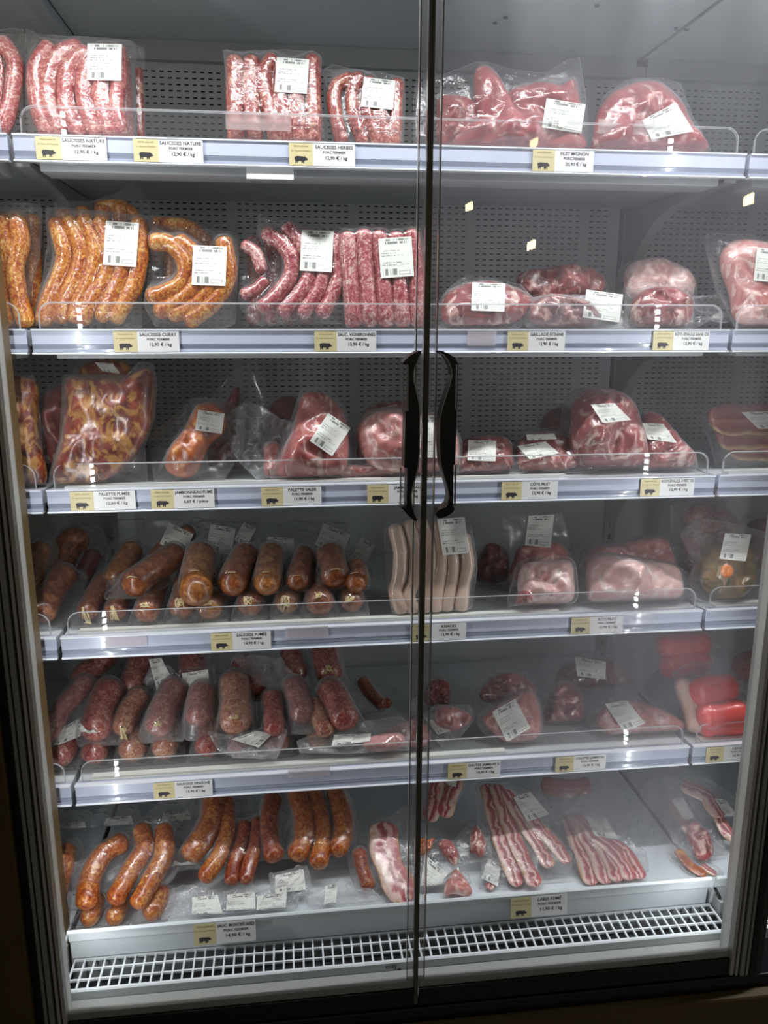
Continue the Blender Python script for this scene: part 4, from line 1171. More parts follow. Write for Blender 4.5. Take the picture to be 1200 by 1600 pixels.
P(MP, 'milky crumpled bag of neck steaks with round-cornered sticker, second shelf', MC_, (895, 0.05, Z2, 25),
  [('m', 'chop', 0.04, [(828, 500), (832, 470), (860, 462), (910, 470), (935, 490), (925, 508), (850, 510)])],
  film=[(815, 500), (826, 466), (860, 458), (925, 460), (965, 472), (990, 505), (985, 514), (826, 514)], labels=[(942, 478, 58, 44, 8)], fmat='film_milky', wr=1.6)
P(MP, 'pale pink boneless shoulder roast on top of the red one, second shelf', MC_, (1030, 0.12, Z2 + 0.045, 25),
  [('m', 'rind', 0.05, [(976, 432), (985, 412), (1012, 405), (1050, 412), (1082, 432), (1087, 452), (1070, 468), (1000, 468), (980, 455)])], vmin=-0.03)
P(MP, 'red shoulder roast with glossy film, right end of the second shelf', MC_, (1035, 0.05, Z2, 20),
  [('m', 'roast', 0.05, [(990, 500), (990, 468), (1015, 450), (1055, 452), (1082, 470), (1080, 500), (1068, 512), (1000, 512)])],
  film=[(975, 512), (978, 450), (1000, 440), (1075, 442), (1092, 470), (1120, 455), (1158, 478), (1140, 505), (1110, 500), (1085, 516)], wr=1.5)
P(MP, 'big pale ham cut with bone seam at the right edge, second shelf', MC_, (1200, 0.05, Z2, 14),
  [('m', 'pink', 0.05, [(1128, 420), (1130, 390), (1150, 374), (1180, 376), (1220, 386), (1270, 400), (1275, 505), (1160, 505), (1142, 460)]), ('m', 'rind', 0.03, [(1150, 488), (1180, 480), (1260, 486), (1262, 510), (1160, 510)], 0.02)],
  film=[(1098, 365), (1130, 368), (1160, 368), (1280, 388), (1280, 515), (1150, 515), (1118, 450)], labels=[(1197, 414, 34, 52, 6)])
# ---- third shelf
P(MP, 'smoked ham slab cut by the left door post, third shelf', MC_, (30, 0.045, Z3, 8),
  [('m', 'palette', 0.05, [(-30, 600), (52, 594), (58, 640), (60, 690), (68, 757), (-30, 760)])], film=[(-35, 588), (55, 586), (62, 640), (66, 690), (74, 766), (-35, 766)])
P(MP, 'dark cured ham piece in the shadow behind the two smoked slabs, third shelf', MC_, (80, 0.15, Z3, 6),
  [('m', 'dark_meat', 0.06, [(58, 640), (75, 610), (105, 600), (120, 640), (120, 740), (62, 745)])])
P(MP, 'large square smoked shoulder, brown-red with golden fat, third shelf', MC_, (160, 0.045, Z3, 10),
  [('m', 'palette', 0.055, [(101, 592), (130, 590), (170, 592), (205, 590), (218, 570), (236, 576), (240, 610), (236, 660), (220, 695), (198, 722), (160, 752), (84, 762), (80, 745), (95, 690), (99, 640)])],
  film=[(98, 585), (150, 586), (205, 586), (215, 566), (240, 566), (246, 600), (242, 655), (226, 700), (232, 760), (200, 768), (78, 768), (76, 745), (92, 690), (96, 640)])
P(MP, 'second smoked shoulder peeking over the big one, folded sticker on top', MC_, (170, 0.13, Z3, 4),
  [('m', 'palette', 0.05, [(120, 580), (140, 566), (175, 562), (205, 575), (212, 640), (205, 740), (120, 745), (118, 640)])], labels=[((148, 566), (176, 568), (188, 584), (160, 580))])
P(MP, 'orange smoked pork hock leaning in a loose clear bag, third shelf', MC_, (300, 0.05, Z3, 30),
  [('m', 'hock', 0.055, [(258, 732), (262, 706), (282, 680), (298, 652), (312, 632), (335, 630), (352, 645), (350, 672), (330, 690), (316, 715), (304, 740), (280, 752)])],
  film=[(230, 680), (270, 650), (300, 620), (350, 622), (385, 645), (380, 700), (350, 750), (300, 762), (240, 758)], labels=[(328, 659, 42, 32, 8)], wr=2.0)
P(MP, 'dark smoked hock standing behind the orange hock, third shelf', MC_, (360, 0.16, Z3, 10),
  [('m', 'dark_meat', 0.05, [(330, 740), (325, 690), (340, 650), (355, 625), (372, 596), (378, 620), (368, 655), (380, 700), (380, 745)])], film=[(300, 745), (310, 640), (372, 572), (400, 560), (425, 620), (410, 745)], wr=1.5, fmat='film_faint')
P(MP, 'nearly empty billowing clear bag end between hock and salted shoulder', MC_, (400, 0.06, Z3, 28),
  [('m', 'salted', 0.02, [(412, 700), (430, 690), (445, 710), (440, 750), (415, 755)])],
  film=[(340, 664), (362, 640), (388, 626), (410, 634), (440, 655), (462, 660), (470, 700), (450, 760), (400, 764), (372, 720)], wr=3.2, fmat='film_milky')
P(MP, 'pink salted pork shoulder with tilted barcode sticker, third shelf middle', MC_, (490, 0.05, Z3, 18),
  [('m', 'salted', 0.055, [(432, 750), (444, 700), (458, 668), (468, 630), (476, 612), (500, 612), (522, 625), (538, 650), (545, 690), (538, 735), (500, 758), (460, 760)])],
  film=[(420, 760), (434, 700), (456, 650), (470, 606), (510, 600), (540, 636), (556, 690), (550, 750), (520, 768), (440, 768)], labels=[((513, 645), (548, 669), (519, 713), (484, 689))], wr=1.6)
P(MP, 'round pale pink shoulder behind the left door handle, third shelf', MC_, (640, 0.06, Z3, 20),
  [('m', 'pink', 0.07, [(556, 680), (568, 655), (598, 640), (640, 642), (690, 650), (714, 680), (716, 720), (700, 752), (610, 752), (575, 722)])],
  film=[(530, 690), (545, 650), (570, 640), (640, 632), (700, 642), (722, 690), (724, 758), (560, 764), (545, 740)], labels=[(668, 682, 36, 66, 2)], wr=1.8)
P(MP, 'low dark red meat cut under the round shoulder, third shelf', MC_, (575, 0.04, Z3, 60),
  [('m', 'chop', 0.02, [(520, 750), (528, 732), (560, 728), (600, 730), (622, 740), (618, 756), (540, 760)])])
P(MP, 'flat red meat pack with grey sticker right of the right handle', MC_, (760, 0.06, Z3, 40),
  [('m', 'chop', 0.035, [(718, 740), (722, 700), (730, 685), (790, 685), (802, 715), (798, 745), (750, 755)])], labels=[(753, 704, 44, 32, 2)])
P(MP, 'low pack of loin chops with two stickers, third shelf right bay', MC_, (850, 0.05, Z3, 45),
  [('m', 'chop', 0.03, [(805, 705), (822, 680), (860, 676), (900, 690), (920, 715), (880, 740), (820, 738)]), ('m', 'roast', 0.03, [(808, 735), (830, 722), (862, 730), (866, 750), (820, 752)], 0.012)],
  film=[(796, 712), (815, 676), (870, 670), (925, 690), (950, 730), (930, 760), (800, 760)], labels=[((808, 697), (852, 690), (874, 708), (828, 718)), ((822, 679), (866, 677), (870, 686), (824, 688))], wr=1.6)
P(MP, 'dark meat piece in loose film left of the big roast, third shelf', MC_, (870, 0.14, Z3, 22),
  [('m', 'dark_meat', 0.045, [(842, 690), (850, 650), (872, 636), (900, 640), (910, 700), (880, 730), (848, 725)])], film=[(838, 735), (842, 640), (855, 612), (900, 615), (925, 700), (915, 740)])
P(MP, 'large dark red bone-in roast with sticker on its crown, third shelf', MC_, (955, 0.07, Z3, 24),
  [('m', 'roast', 0.085, [(893, 690), (895, 655), (898, 625), (915, 608), (945, 608), (975, 622), (998, 650), (1010, 695), (1005, 745), (960, 758), (915, 745)])],
  labels=[((923, 632), (960, 630), (986, 656), (942, 661))], margin=9, wr=1.4)
P(MP, 'second roast leaning at the right of the large one, rosy foot', MC_, (1040, 0.055, Z3, 32),
  [('m', 'roast', 0.05, [(1002, 650), (1018, 645), (1045, 668), (1072, 698), (1088, 718), (1082, 742), (1050, 748), (1015, 738), (1004, 700)])], labels=[((1004, 661), (1036, 662), (1058, 692), (1012, 686))], margin=9)
P(MP, 'stack of dark smoked bacon slabs at the right edge, third shelf', MC_, (1190, 0.08, Z3, 30),
  [('b', 'slab', 26, [(1125, 655), (1200, 655), (1290, 660)], 0.03, 'slab'), ('b', 'slab', 26, [(1135, 678), (1200, 678), (1290, 682)], 0.015, 'slab'), ('b', 'slab', 22, [(1150, 698), (1200, 700), (1290, 704)], 0.004, 'slab')],
  film=[(1090, 648), (1110, 640), (1190, 636), (1295, 640), (1295, 730), (1180, 745), (1120, 732), (1110, 690)], labels=[((1158, 644), (1215, 642), (1235, 670), (1185, 670))], wr=1.6)
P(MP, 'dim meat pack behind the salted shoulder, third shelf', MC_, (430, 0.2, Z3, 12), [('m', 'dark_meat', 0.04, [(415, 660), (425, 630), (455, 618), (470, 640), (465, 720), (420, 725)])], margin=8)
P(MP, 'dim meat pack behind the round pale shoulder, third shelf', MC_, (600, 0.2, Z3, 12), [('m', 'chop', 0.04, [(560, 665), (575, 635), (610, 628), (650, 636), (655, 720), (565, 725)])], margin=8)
# ---- fourth shelf: smoked sausages, lower layer then upper layer
GS = 'smoked_sausage_pack'
LOW = 'smoked sausage end in film, bottom layer of the fourth shelf pile'
POS = ['leftmost end', 'second end from the left', 'third end from the left, knotted with straw string', 'fourth end from the left', 'fifth end, under the wide sausage', 'sixth end from the left', 'seventh end from the left', 'rightmost end but one', 'rightmost end']
for i, (x, y, dx, r, mt) in enumerate([(137, 955, 26, 17, 'smoked'), (180, 955, 18, 17, 'smoked'), (230, 955, 16, 20, 'smoked'), (285, 948, 12, 21, 'smoked'), (328, 950, 14, 20, 'smoked_gold'), (390, 945, 6, 20, 'smoked'), (449, 942, 2, 19, 'smoked_gold'), (500, 942, -4, 22, 'smoked'), (550, 940, -4, 19, 'smoked')]):
    P(GS, 'bottom-layer smoked sausage on the fourth shelf, ' + POS[i], SC_, (x, 0.035, Z4, 72), [('s', mt, r, [(x, y), (x + dx * 0.5, y - 25), (x + dx, y - 48)])], margin=9, wr=1.8, string=[(x - 3, y + 2)], group='bottom layer of smoked sausages')
UP = [([(208, 912), (240, 890), (272, 868)], 22, 'smoked', 'slanting reddish smoked sausage with string end, upper layer far left', [(162, 935), (168, 905), (290, 870)], []),
      ([(306, 925), (309, 895), (314, 868)], 25, 'smoked_gold', 'thick brown smoked sausage, upper layer, third from the left', [(282, 945), (300, 805), (350, 815)], []),
      ([(363, 912), (372, 888), (384, 868)], 22, 'smoked', 'reddish smoked sausage under two stickers, upper layer', [(328, 908), (345, 935), (330, 812), (402, 815)], [(345, 843, 40, 42, 10), (383, 835, 22, 32, 28)]),
      ([(417, 912), (420, 890), (424, 866)], 21, 'smoked_gold', 'golden-brown smoked sausage in the middle of the upper layer', [(400, 925), (440, 812)], []),
      ([(464, 908), (470, 888), (476, 866)], 17, 'smoked', 'narrow smoked sausage, upper layer, between golden and pale-ended ones', [(448, 905), (462, 926), (455, 812), (500, 815)], [(438, 850, 42, 20, 4)]),
      ([(524, 900), (521, 888), (516, 868)], 22, 'smoked', 'rosy smoked sausage wrapped in milky film, upper layer right', [(490, 865), (490, 918), (548, 925), (500, 815), (545, 815)], [(520, 843, 46, 36, 22)]),
      ([(556, 912), (558, 900), (556, 888)], 17, 'smoked', 'short dark smoked sausage at the right end of the upper layer', [(576, 905), (560, 830), (585, 862)], [(567, 862, 24, 38, 28)])]
for pth, r, mt, lab, sp, lbs in UP:
    P(GS, lab, SC_, (pth[0][0], 0.055, Z4 + 0.05, 66), [('s', mt, r, pth)], margin=6, spikes=sp, labels=lbs, vmin=-0.06, wr=1.6, string=[(pth[0][0], pth[0][1] + 6)], group='upper layer of smoked sausages', fmat='film')
P(GS, 'darker smoked sausage in a tall bag behind the slanting one', SC_, (195, 0.12, Z4 + 0.02, 60), [('s', 'smoked_gold', 20, [(180, 905), (192, 885), (205, 862)])], spikes=[(180, 812), (225, 808), (168, 940)], margin=6, vmin=-0.06)
P(GS, 'smoked sausage pack with large sticker at the back of the pile', SC_, (275, 0.17, Z4 + 0.03, 40), [('s', 'smoked', 14, [(275, 845), (295, 832)]), ('s', 'smoked', 14, [(245, 870), (262, 850)])], spikes=[(235, 812), (300, 812), (310, 870)], labels=[(276, 842, 42, 36, 25)], vmin=-0.06)
P(GS, 'smoked sausage slanting beside the left door post, fourth shelf', SC_, (80, 0.04, Z4, 66), [('s', 'smoked', 21, [(68, 955), (80, 930), (100, 900)])], margin=9, spikes=[(130, 915), (118, 960)], wr=1.6)
P(GS, 'long tan smoked sausage against the left door post, fourth shelf', SC_, (50, 0.09, Z4 + 0.02, 52), [('s', 'smoked_gold', 17, [(46, 955), (52, 900), (62, 860)])], margin=8, spikes=[(60, 815), (75, 822)], vmin=-0.05)
P(GS, 'dim smoked sausage deep behind the left bay of the fourth shelf', SC_, (110, 0.24, Z4, 40), [('s', 'smoked', 22, [(95, 880), (110, 850), (122, 842)]), ('s', 'dark_meat', 14, [(130, 900), (145, 868)])], spikes=[(80, 800), (130, 810)])
P(SP, 'pale beige knack sausages in a square pack behind the door seal', SC_, (670, 0.05, Z4, 14),
  [('s', 'knack', 11.5, [(618, 826), (625, 860), (624, 900), (618, 925), (628, 955)]), ('s', 'knack', 11.5, [(640, 820), (650, 860), (648, 905), (638, 930), (645, 958)]), ('s', 'knack', 11.5, [(658, 818), (671, 855), (670, 905), (664, 955)]),
   ('s', 'knack', 11.5, [(684, 822), (689, 870), (684, 915), (680, 952)]), ('s', 'knack', 11, [(705, 860), (707, 890), (702, 920), (698, 948)]), ('s', 'knack', 11, [(724, 840), (730, 880), (724, 915), (720, 948)])],
  film=[(600, 820), (612, 808), (700, 806), (734, 812), (742, 850), (746, 890), (738, 950), (722, 965), (612, 968), (602, 900)], labels=[((683, 811), (726, 808), (733, 864), (692, 868))])
P(MP, 'dark red meat in shadow right of the knacks, fourth shelf', MC_, (770, 0.2, Z4, 30), [('m', 'dark_meat', 0.05, [(745, 905), (748, 870), (765, 848), (790, 860), (795, 900), (775, 925)])])
P(MP, 'small white-fat pork roast block with red corner, fourth shelf', MC_, (855, 0.06, Z4, 24),
  [('m', 'rind', 0.06, [(812, 895), (822, 880), (850, 876), (888, 876), (896, 900), (896, 935), (880, 955), (822, 952), (810, 920)]), ('m', 'roast', 0.03, [(808, 952), (812, 925), (826, 925), (832, 950)], 0.03)], margin=6)
P(MP, 'pink roast bag with upright sticker behind the small white-fat block', MC_, (840, 0.17, Z4, 14),
  [('m', 'pink', 0.05, [(800, 930), (805, 870), (820, 852), (880, 852), (890, 930)])], film=[(780, 935), (785, 805), (880, 800), (895, 860), (892, 935)], labels=[((826, 806), (866, 804), (860, 856), (820, 852))], wr=1.8)
P(MP, 'long rolled pork loin with white fat side, fourth shelf right', MC_, (990, 0.06, Z4, 24),
  [('m', 'rind', 0.07, [(917, 900), (922, 876), (950, 866), (1000, 874), (1055, 882), (1066, 896), (1068, 940), (1050, 952), (930, 955), (920, 930)])], margin=6, spikes=[(1080, 900), (1085, 950)])
P(MP, 'second pink loin lying behind the long rolled one, fourth shelf', MC_, (990, 0.17, Z4 + 0.01, 22),
  [('m', 'pink', 0.06, [(915, 890), (925, 858), (975, 848), (1030, 838), (1048, 850), (1050, 900), (960, 910)])], margin=6)
P('terrine_pack', 'round jellied terrine with orange carrot slice in crinkled bag, right edge', 'packed terrine', (1135, 0.05, Z4, 16),
  [('m', 'jelly', 0.05, [(1094, 900), (1097, 872), (1112, 852), (1140, 845), (1170, 855), (1182, 885), (1178, 915), (1160, 932), (1128, 936), (1104, 925)], 0.0, 'terrine'), ('m', 'carrot', 0.008, [(1126, 893), (1129, 885), (1136, 882), (1143, 885), (1146, 893), (1143, 900), (1136, 903), (1129, 900)], 0.053, 'carrot_slice')],
  film=[(1062, 835), (1085, 812), (1120, 815), (1175, 830), (1215, 850), (1215, 950), (1090, 958), (1070, 925), (1085, 880)], labels=[((1133, 833), (1174, 835), (1165, 877), (1124, 873))], wr=2.6)
P(MP, 'brown minced meat bag at the top of the right bay, fourth shelf', MC_, (1110, 0.18, Z4, 12),
  [('m', 'mince', 0.05, [(1070, 820), (1075, 795), (1100, 786), (1135, 795), (1155, 815), (1150, 835), (1140, 930), (1075, 930)])], film=[(1052, 935), (1048, 790), (1075, 780), (1130, 782), (1165, 830), (1160, 935)], wr=1.6)
P(MP, 'dark meat piece deep in the right bay, fourth shelf', MC_, (1190, 0.25, Z4, 12), [('m', 'dark_meat', 0.05, [(1168, 830), (1180, 812), (1215, 812), (1230, 850), (1220, 900), (1170, 900)])])
# ---- fifth shelf: fresh sausages
for i, (x, y, dx, r, mt) in enumerate([(92, 1190, 22, 20, 'fresh'), (146, 1182, 12, 20, 'fresh'), (205, 1180, 8, 21, 'fresh_pale'), (255, 1182, 8, 20, 'fresh_pale'), (322, 1180, 6, 20, 'fresh'), (372, 1178, 4, 18, 'fresh'), (432, 1178, 0, 20, 'fresh'), (500, 1165, -6, 18, 'fresh_pale')]):
    P('fresh_sausage_pack', 'bottom-layer raw sausage on the fifth shelf, ' + ['leftmost, beside the door post', 'second from the left', 'tan end, third from the left', 'pale end, fourth from the left', 'fifth from the left', 'sixth from the left', 'seventh from the left', 'rightmost'][i], SC_, (x, 0.055, Z5, 74), [('s', mt, r, [(x, y), (x + dx * 0.5, y - 25), (x + dx, y - 50)])], margin=9, wr=2.2, group='bottom layer of raw sausages')
FR = [([(74, 1145), (100, 1105), (132, 1068)], 17, 'fresh', 'long slanting raw sausage pack against the left door post', [(140, 1060), (120, 1120), (100, 1165)], [((95, 1138), (128, 1120), (126, 1150), (82, 1168))], 0),
      ([(150, 1138), (158, 1108), (170, 1080)], 24, 'fresh', 'thick raw sausage with dark slit and curled sticker, fifth shelf left', [(110, 1130), (125, 1150), (180, 1168), (165, 1050)], [((118, 1132), (126, 1130), (150, 1158), (138, 1162))], 0),
      ([(192, 1135), (202, 1112), (216, 1090)], 18, 'fresh_pale', 'slim raw sausage with looped string, right of the slit one', [(180, 1150), (215, 1150)], [], 0),
      ([(248, 1132), (258, 1104), (270, 1078)], 22, 'fresh', 'raw sausage under the blank folded white pouch, fifth shelf', [(192, 1127), (240, 1150), (285, 1170), (278, 1052)], [], 0),
      ([(310, 1118), (312, 1102), (315, 1082)], 21, 'fresh', 'raw sausage under the upright sticker, fifth shelf', [(272, 1120), (290, 1155), (340, 1150)], [], 0),
      ([(368, 1128), (368, 1096), (366, 1068)], 24, 'fresh_pale', 'largest raw sausage with pale frayed end, middle of fifth shelf', [(335, 1140), (400, 1140), (372, 1160), (366, 1038)], [], 0),
      ([(428, 1138), (427, 1112), (424, 1090)], 16, 'fresh', 'slim dark raw sausage between the largest and the milky-film one', [(440, 1160)], [], 0),
      ([(472, 1115), (466, 1090), (459, 1072)], 19, 'fresh', 'raw sausage edged with bright milky film, fifth shelf', [(438, 1080), (450, 1130), (462, 1152), (486, 1148), (470, 1052)], [], 1),
      ([(508, 1140), (500, 1120), (492, 1102)], 15, 'fresh_pale', 'thin raw sausage wedged behind the milky-film one', [], [], 0),
      ([(538, 1122), (528, 1100), (516, 1080)], 23, 'fresh', 'right-hand raw sausage with hanging string loop, fifth shelf', [(575, 1140), (500, 1060)], [], 0)]
for i, (pth, r, mt, lab, sp, lbs, mk) in enumerate(FR):
    P('fresh_sausage_pack', lab, SC_, (pth[0][0], 0.06, Z5 + 0.045, 66), [('s', mt, r, pth)], margin=7, spikes=sp, labels=lbs, vmin=-0.06, wr=3.2, group='upper layer of raw sausages', fmat='film_milky' if mk or i in (0, 3, 4) else 'film',
      string=[(pth[0][0], pth[0][1] + 8)] if i in (2, 3, 5) else None)
for i, (x, y, x2, y2, r, lab) in enumerate([(462, 1052, 455, 1020, 18, 'raw sausage in the back row, third shelf-depth, left of the broad one'), (514, 1050, 506, 1016, 22, 'broad raw sausage in the back row with white string'), (205, 1075, 222, 1030, 20, 'raw sausage in the dim back row at the left'), (130, 1060, 165, 1025, 20, 'raw sausage in the dim back row beside the left post'),
                                 (302, 1060, 300, 1030, 22, 'raw sausage in the back row behind the upright sticker'), (400, 1075, 380, 1040, 20, 'raw sausage in the back row under crumpled film')]):
    P('fresh_sausage_pack', lab.replace(', third shelf-depth', ''), SC_, (x, 0.17, Z5 + 0.07, 62), [('s', 'fresh', r, [(x, y), (x2, y2)])], margin=8, vmin=-0.08, wr=1.6, group='back row of raw sausages', string=[(x, y + 6)] if i == 1 else None)
# folded white pouches and stickers lying on the raw sausages
P('fresh_sausage_pack', 'raw sausage pack whose folded blank pouch stands up, fifth shelf', SC_, (247, 0.15, Z5 + 0.07, 30), [], film=[(222, 1066), (240, 1030), (268, 1042), (300, 1080), (250, 1082)], fmat='film_milky', vmin=-0.06, labels=[((232, 1030), (252, 1028), (270, 1062), (245, 1078))], wr=2)
P('fresh_sausage_pack', 'raw sausage pack with upright barcode sticker, back of fifth shelf', SC_, (305, 0.14, Z5 + 0.08, 25), [], film=[(275, 1092), (278, 1045), (335, 1038), (340, 1090)], vmin=-0.08, labels=[((284, 1052), (325, 1046), (329, 1076), (287, 1080))])
P('fresh_sausage_pack', 'crumpled milky bag lying over the back row of raw sausages', SC_, (420, 0.12, Z5 + 0.09, 50), [], film=[(360, 1024), (400, 1022), (440, 1030), (462, 1055), (440, 1078), (405, 1070)], vmin=-0.08, fmat='film_milky', wr=3)
P('fresh_sausage_pack', 'milky bag with blank sticker draped over the front edge, fifth shelf', SC_, (400, 0.013, Z5, 32), [], film=[(322, 1140), (352, 1150), (400, 1140), (425, 1130), (450, 1140), (440, 1170), (432, 1186), (365, 1184), (340, 1172)], vmin=-0.03, fmat='film_milky', labels=[((361, 1155), (400, 1142), (426, 1146), (404, 1168))], wr=2.4)
P('fresh_sausage_pack', 'milky bag with long sticker along the front edge, right of the raw sausages', SC_, (540, 0.013, Z5, 34), [('m', 'pink', 0.02, [(565, 1165), (580, 1150), (625, 1145), (630, 1165), (590, 1175)])], film=[(462, 1155), (500, 1146), (530, 1126), (560, 1128), (625, 1118), (640, 1130), (640, 1172), (540, 1178), (468, 1176)], vmin=-0.03, fmat='film_milky', labels=[((522, 1148), (580, 1146), (578, 1158), (518, 1166))], wr=2.4)
P(SP, 'thin dried sausages in an open-cornered bag, fifth shelf back', SC_, (590, 0.18, Z5 + 0.02, 55), [('s', 'mont_red', 10, [(567, 1066), (580, 1085), (595, 1100)]), ('s', 'mont_red', 8, [(590, 1100), (606, 1098)])], film=[(540, 1090), (560, 1055), (598, 1075), (612, 1095), (600, 1110), (560, 1120)], vmin=-0.05, wr=2)
P(MP, 'pale ham trimmings pack left of the door seal, fifth shelf', MC_, (620, 0.05, Z5, 62), [('m', 'pink', 0.035, [(598, 1162), (600, 1142), (640, 1128), (668, 1135), (668, 1165), (620, 1172)])], margin=8, wr=2)
P(MP, 'red ham piece above a pointed white-stickered bag, right of the seal', MC_, (705, 0.05, Z5, 50),
  [('m', 'filet', 0.03, [(680, 1128), (685, 1104), (715, 1106), (738, 1120), (730, 1132), (704, 1142)])], film=[(658, 1118), (680, 1100), (735, 1100), (746, 1120), (720, 1150), (694, 1176), (684, 1160)], labels=[((662, 1120), (670, 1122), (704, 1142), (684, 1148))], wr=2, fmat='film_milky')
P(MP, 'dark meat piece at the back right of the door seal, fifth shelf', MC_, (685, 0.2, Z5, 45), [('m', 'chop', 0.05, [(665, 1098), (668, 1070), (690, 1060), (704, 1072), (700, 1105)])], labels=[((643, 1085), (652, 1084), (650, 1118), (641, 1118))])
P(MP, 'salmon-pink ham pieces with large tilted sticker, fifth shelf right bay', MC_, (805, 0.05, Z5, 42),
  [('m', 'pink', 0.04, [(755, 1126), (762, 1112), (790, 1095), (805, 1085), (825, 1076), (838, 1092), (844, 1115), (842, 1150), (800, 1162), (778, 1150)])], labels=[((769, 1112), (805, 1092), (829, 1137), (792, 1160))], margin=8, wr=1.6)
P(MP, 'dull ham pieces behind the tilted-sticker pack, fifth shelf', MC_, (790, 0.17, Z5 + 0.02, 42), [('m', 'chop', 0.05, [(750, 1090), (765, 1060), (800, 1052), (830, 1065), (835, 1100), (790, 1110)])], margin=12, wr=2)
P(MP, 'hazy brown-pink meat pack in the middle of the right bay, fifth shelf', MC_, (880, 0.12, Z5, 45), [('m', 'chop', 0.045, [(850, 1125), (860, 1085), (880, 1065), (905, 1080), (910, 1130), (880, 1140)])], margin=9, wr=2)
P(MP, 'dark meat bag with grey sticker, back of fifth shelf right bay', MC_, (935, 0.22, Z5 + 0.03, 30), [('m', 'dark_meat', 0.05, [(870, 1085), (880, 1040), (950, 1030), (990, 1060), (990, 1090), (900, 1095)])], labels=[((898, 1026), (947, 1034), (946, 1062), (902, 1056))], margin=12)
P(MP, 'pale ham pieces with tilted sticker behind misted glass, fifth shelf', MC_, (990, 0.055, Z5, 48),
  [('m', 'pink', 0.04, [(932, 1128), (945, 1105), (980, 1095), (1020, 1105), (1068, 1128), (1072, 1140), (1010, 1152), (955, 1158)])], labels=[((945, 1100), (980, 1094), (1008, 1130), (975, 1144))], margin=9, wr=2)
P('cervelas_pack', 'bright red cervelas sausages with beige ends in clear film, fifth shelf right', SC_, (1120, 0.05, Z5, 30),
  [('s', 'cervelas', 20, [(1108, 1155), (1135, 1152), (1158, 1148)]), ('s', 'cervelas', 20, [(1102, 1120), (1130, 1116), (1152, 1112)], 0.012), ('s', 'cervelas', 22, [(1092, 1084), (1115, 1076), (1136, 1074)], 0.004),
   ('s', 'cervelas_end', 14, [(1066, 1070), (1078, 1100), (1088, 1140)], 0.0)],
  film=[(1050, 1050), (1085, 1032), (1140, 1036), (1160, 1060), (1180, 1100), (1176, 1160), (1150, 1172), (1095, 1176), (1075, 1130)], wr=1.8)
P('cervelas_pack', 'darker red cervelas pack behind the bright one, under the fourth rail', SC_, (1080, 0.19, Z5 + 0.08, 30), [('s', 'cervelas', 20, [(1045, 1040), (1070, 1036), (1095, 1034)]), ('s', 'cervelas', 20, [(1040, 1012), (1070, 1008), (1095, 1006)])], margin=10, vmin=-0.05)
P(MP, 'rust-brown meat piece at the right door post, fifth shelf', MC_, (1170, 0.16, Z5 + 0.05, 30), [('m', 'mont_red', 0.05, [(1145, 1050), (1150, 1025), (1180, 1015), (1200, 1030), (1195, 1060), (1160, 1065)])], vmin=-0.05)
# ---- bottom tray
MG = 'montbeliard_sausage_pack'
for i, (x, y, r) in enumerate([(132, 1452, 15), (172, 1452, 14), (232, 1440, 16)]):
    P(MG, ['leftmost', 'second', 'third'][i] + ' brown sausage end low against the bottom tray edge', SC_, (x, -0.09, Z6, 80), [('s', 'mont', r, [(x, y), (x + 10, y - 22), (x + 18, y - 45)])], margin=7, group='lowest sausages in the tray')
TB = [('single curved orange-brown smoked sausage, bottom tray left', [([(136, 1408), (142, 1370), (162, 1335), (188, 1318)], 17)], [(112, 1350), (130, 1432)], [], -0.05, 'mont'),
      ('pair of long orange-brown sausages in an angular bag, bottom tray', [([(182, 1402), (204, 1362), (226, 1325), (222, 1298)], 15.5), ([(218, 1408), (238, 1372), (256, 1335), (256, 1298)], 15.5)], [(145, 1400), (135, 1430), (180, 1432), (215, 1432), (278, 1300)], [], -0.045, 'mont'),
      ('two sausages above the large tilted sticker, bottom tray', [([(300, 1332), (318, 1308), (332, 1278), (334, 1245)], 19), ([(322, 1368), (342, 1338), (354, 1300), (354, 1255)], 14)], [(252, 1345), (262, 1380), (300, 1405), (345, 1385)], [((273, 1344), (313, 1368), (297, 1404), (262, 1370))], 0.0, 'mont'),
      ('pair of slim dark red sausages, bottom tray', [([(362, 1386), (366, 1350), (378, 1315), (382, 1290)], 11.5), ([(384, 1382), (390, 1350), (400, 1315), (402, 1285)], 11.5)], [(350, 1402), (400, 1402)], [], 0.01, 'mont_red'),
      ('dark red sausage with bright film foot, left of the long orange pair', [([(428, 1336), (422, 1310), (420, 1280), (426, 1250)], 15)], [(412, 1360), (450, 1350)], [], 0.01, 'mont_red'),
      ('long orange pair hanging down in the middle of the bottom tray', [([(466, 1332), (476, 1305), (474, 1270), (464, 1238)], 17), ([(498, 1346), (504, 1310), (498, 1270), (488, 1238)], 15)], [(445, 1350), (500, 1372), (520, 1345)], [((430, 1342), (475, 1338), (474, 1366), (440, 1352))], 0.01, 'mont'),
      ('orange sausage over a barcode sticker, right of the long pair', [([(528, 1326), (536, 1300), (534, 1270), (524, 1240)], 16)], [(510, 1365), (560, 1365), (556, 1260)], [((515, 1352), (558, 1348), (560, 1376), (512, 1378))], 0.015, 'mont')]
for lab, ss, sp, lbs, Y, mt in TB:
    P(MG, lab, SC_, (ss[0][0][0][0], Y, Z6 + 0.045, 64), [('s', mt, r, p) for p, r in ss], margin=11, spikes=sp, labels=lbs, vmin=-0.05, wr=3.0, group='sausages in the bottom tray')
P(MG, 'golden sausage against the left door post, bottom tray', SC_, (98, -0.06, Z6 + 0.02, 66), [('s', 'mont', 17, [(88, 1398), (97, 1362), (103, 1330)])], margin=9, spikes=[(125, 1310), (130, 1425)], vmin=-0.04)
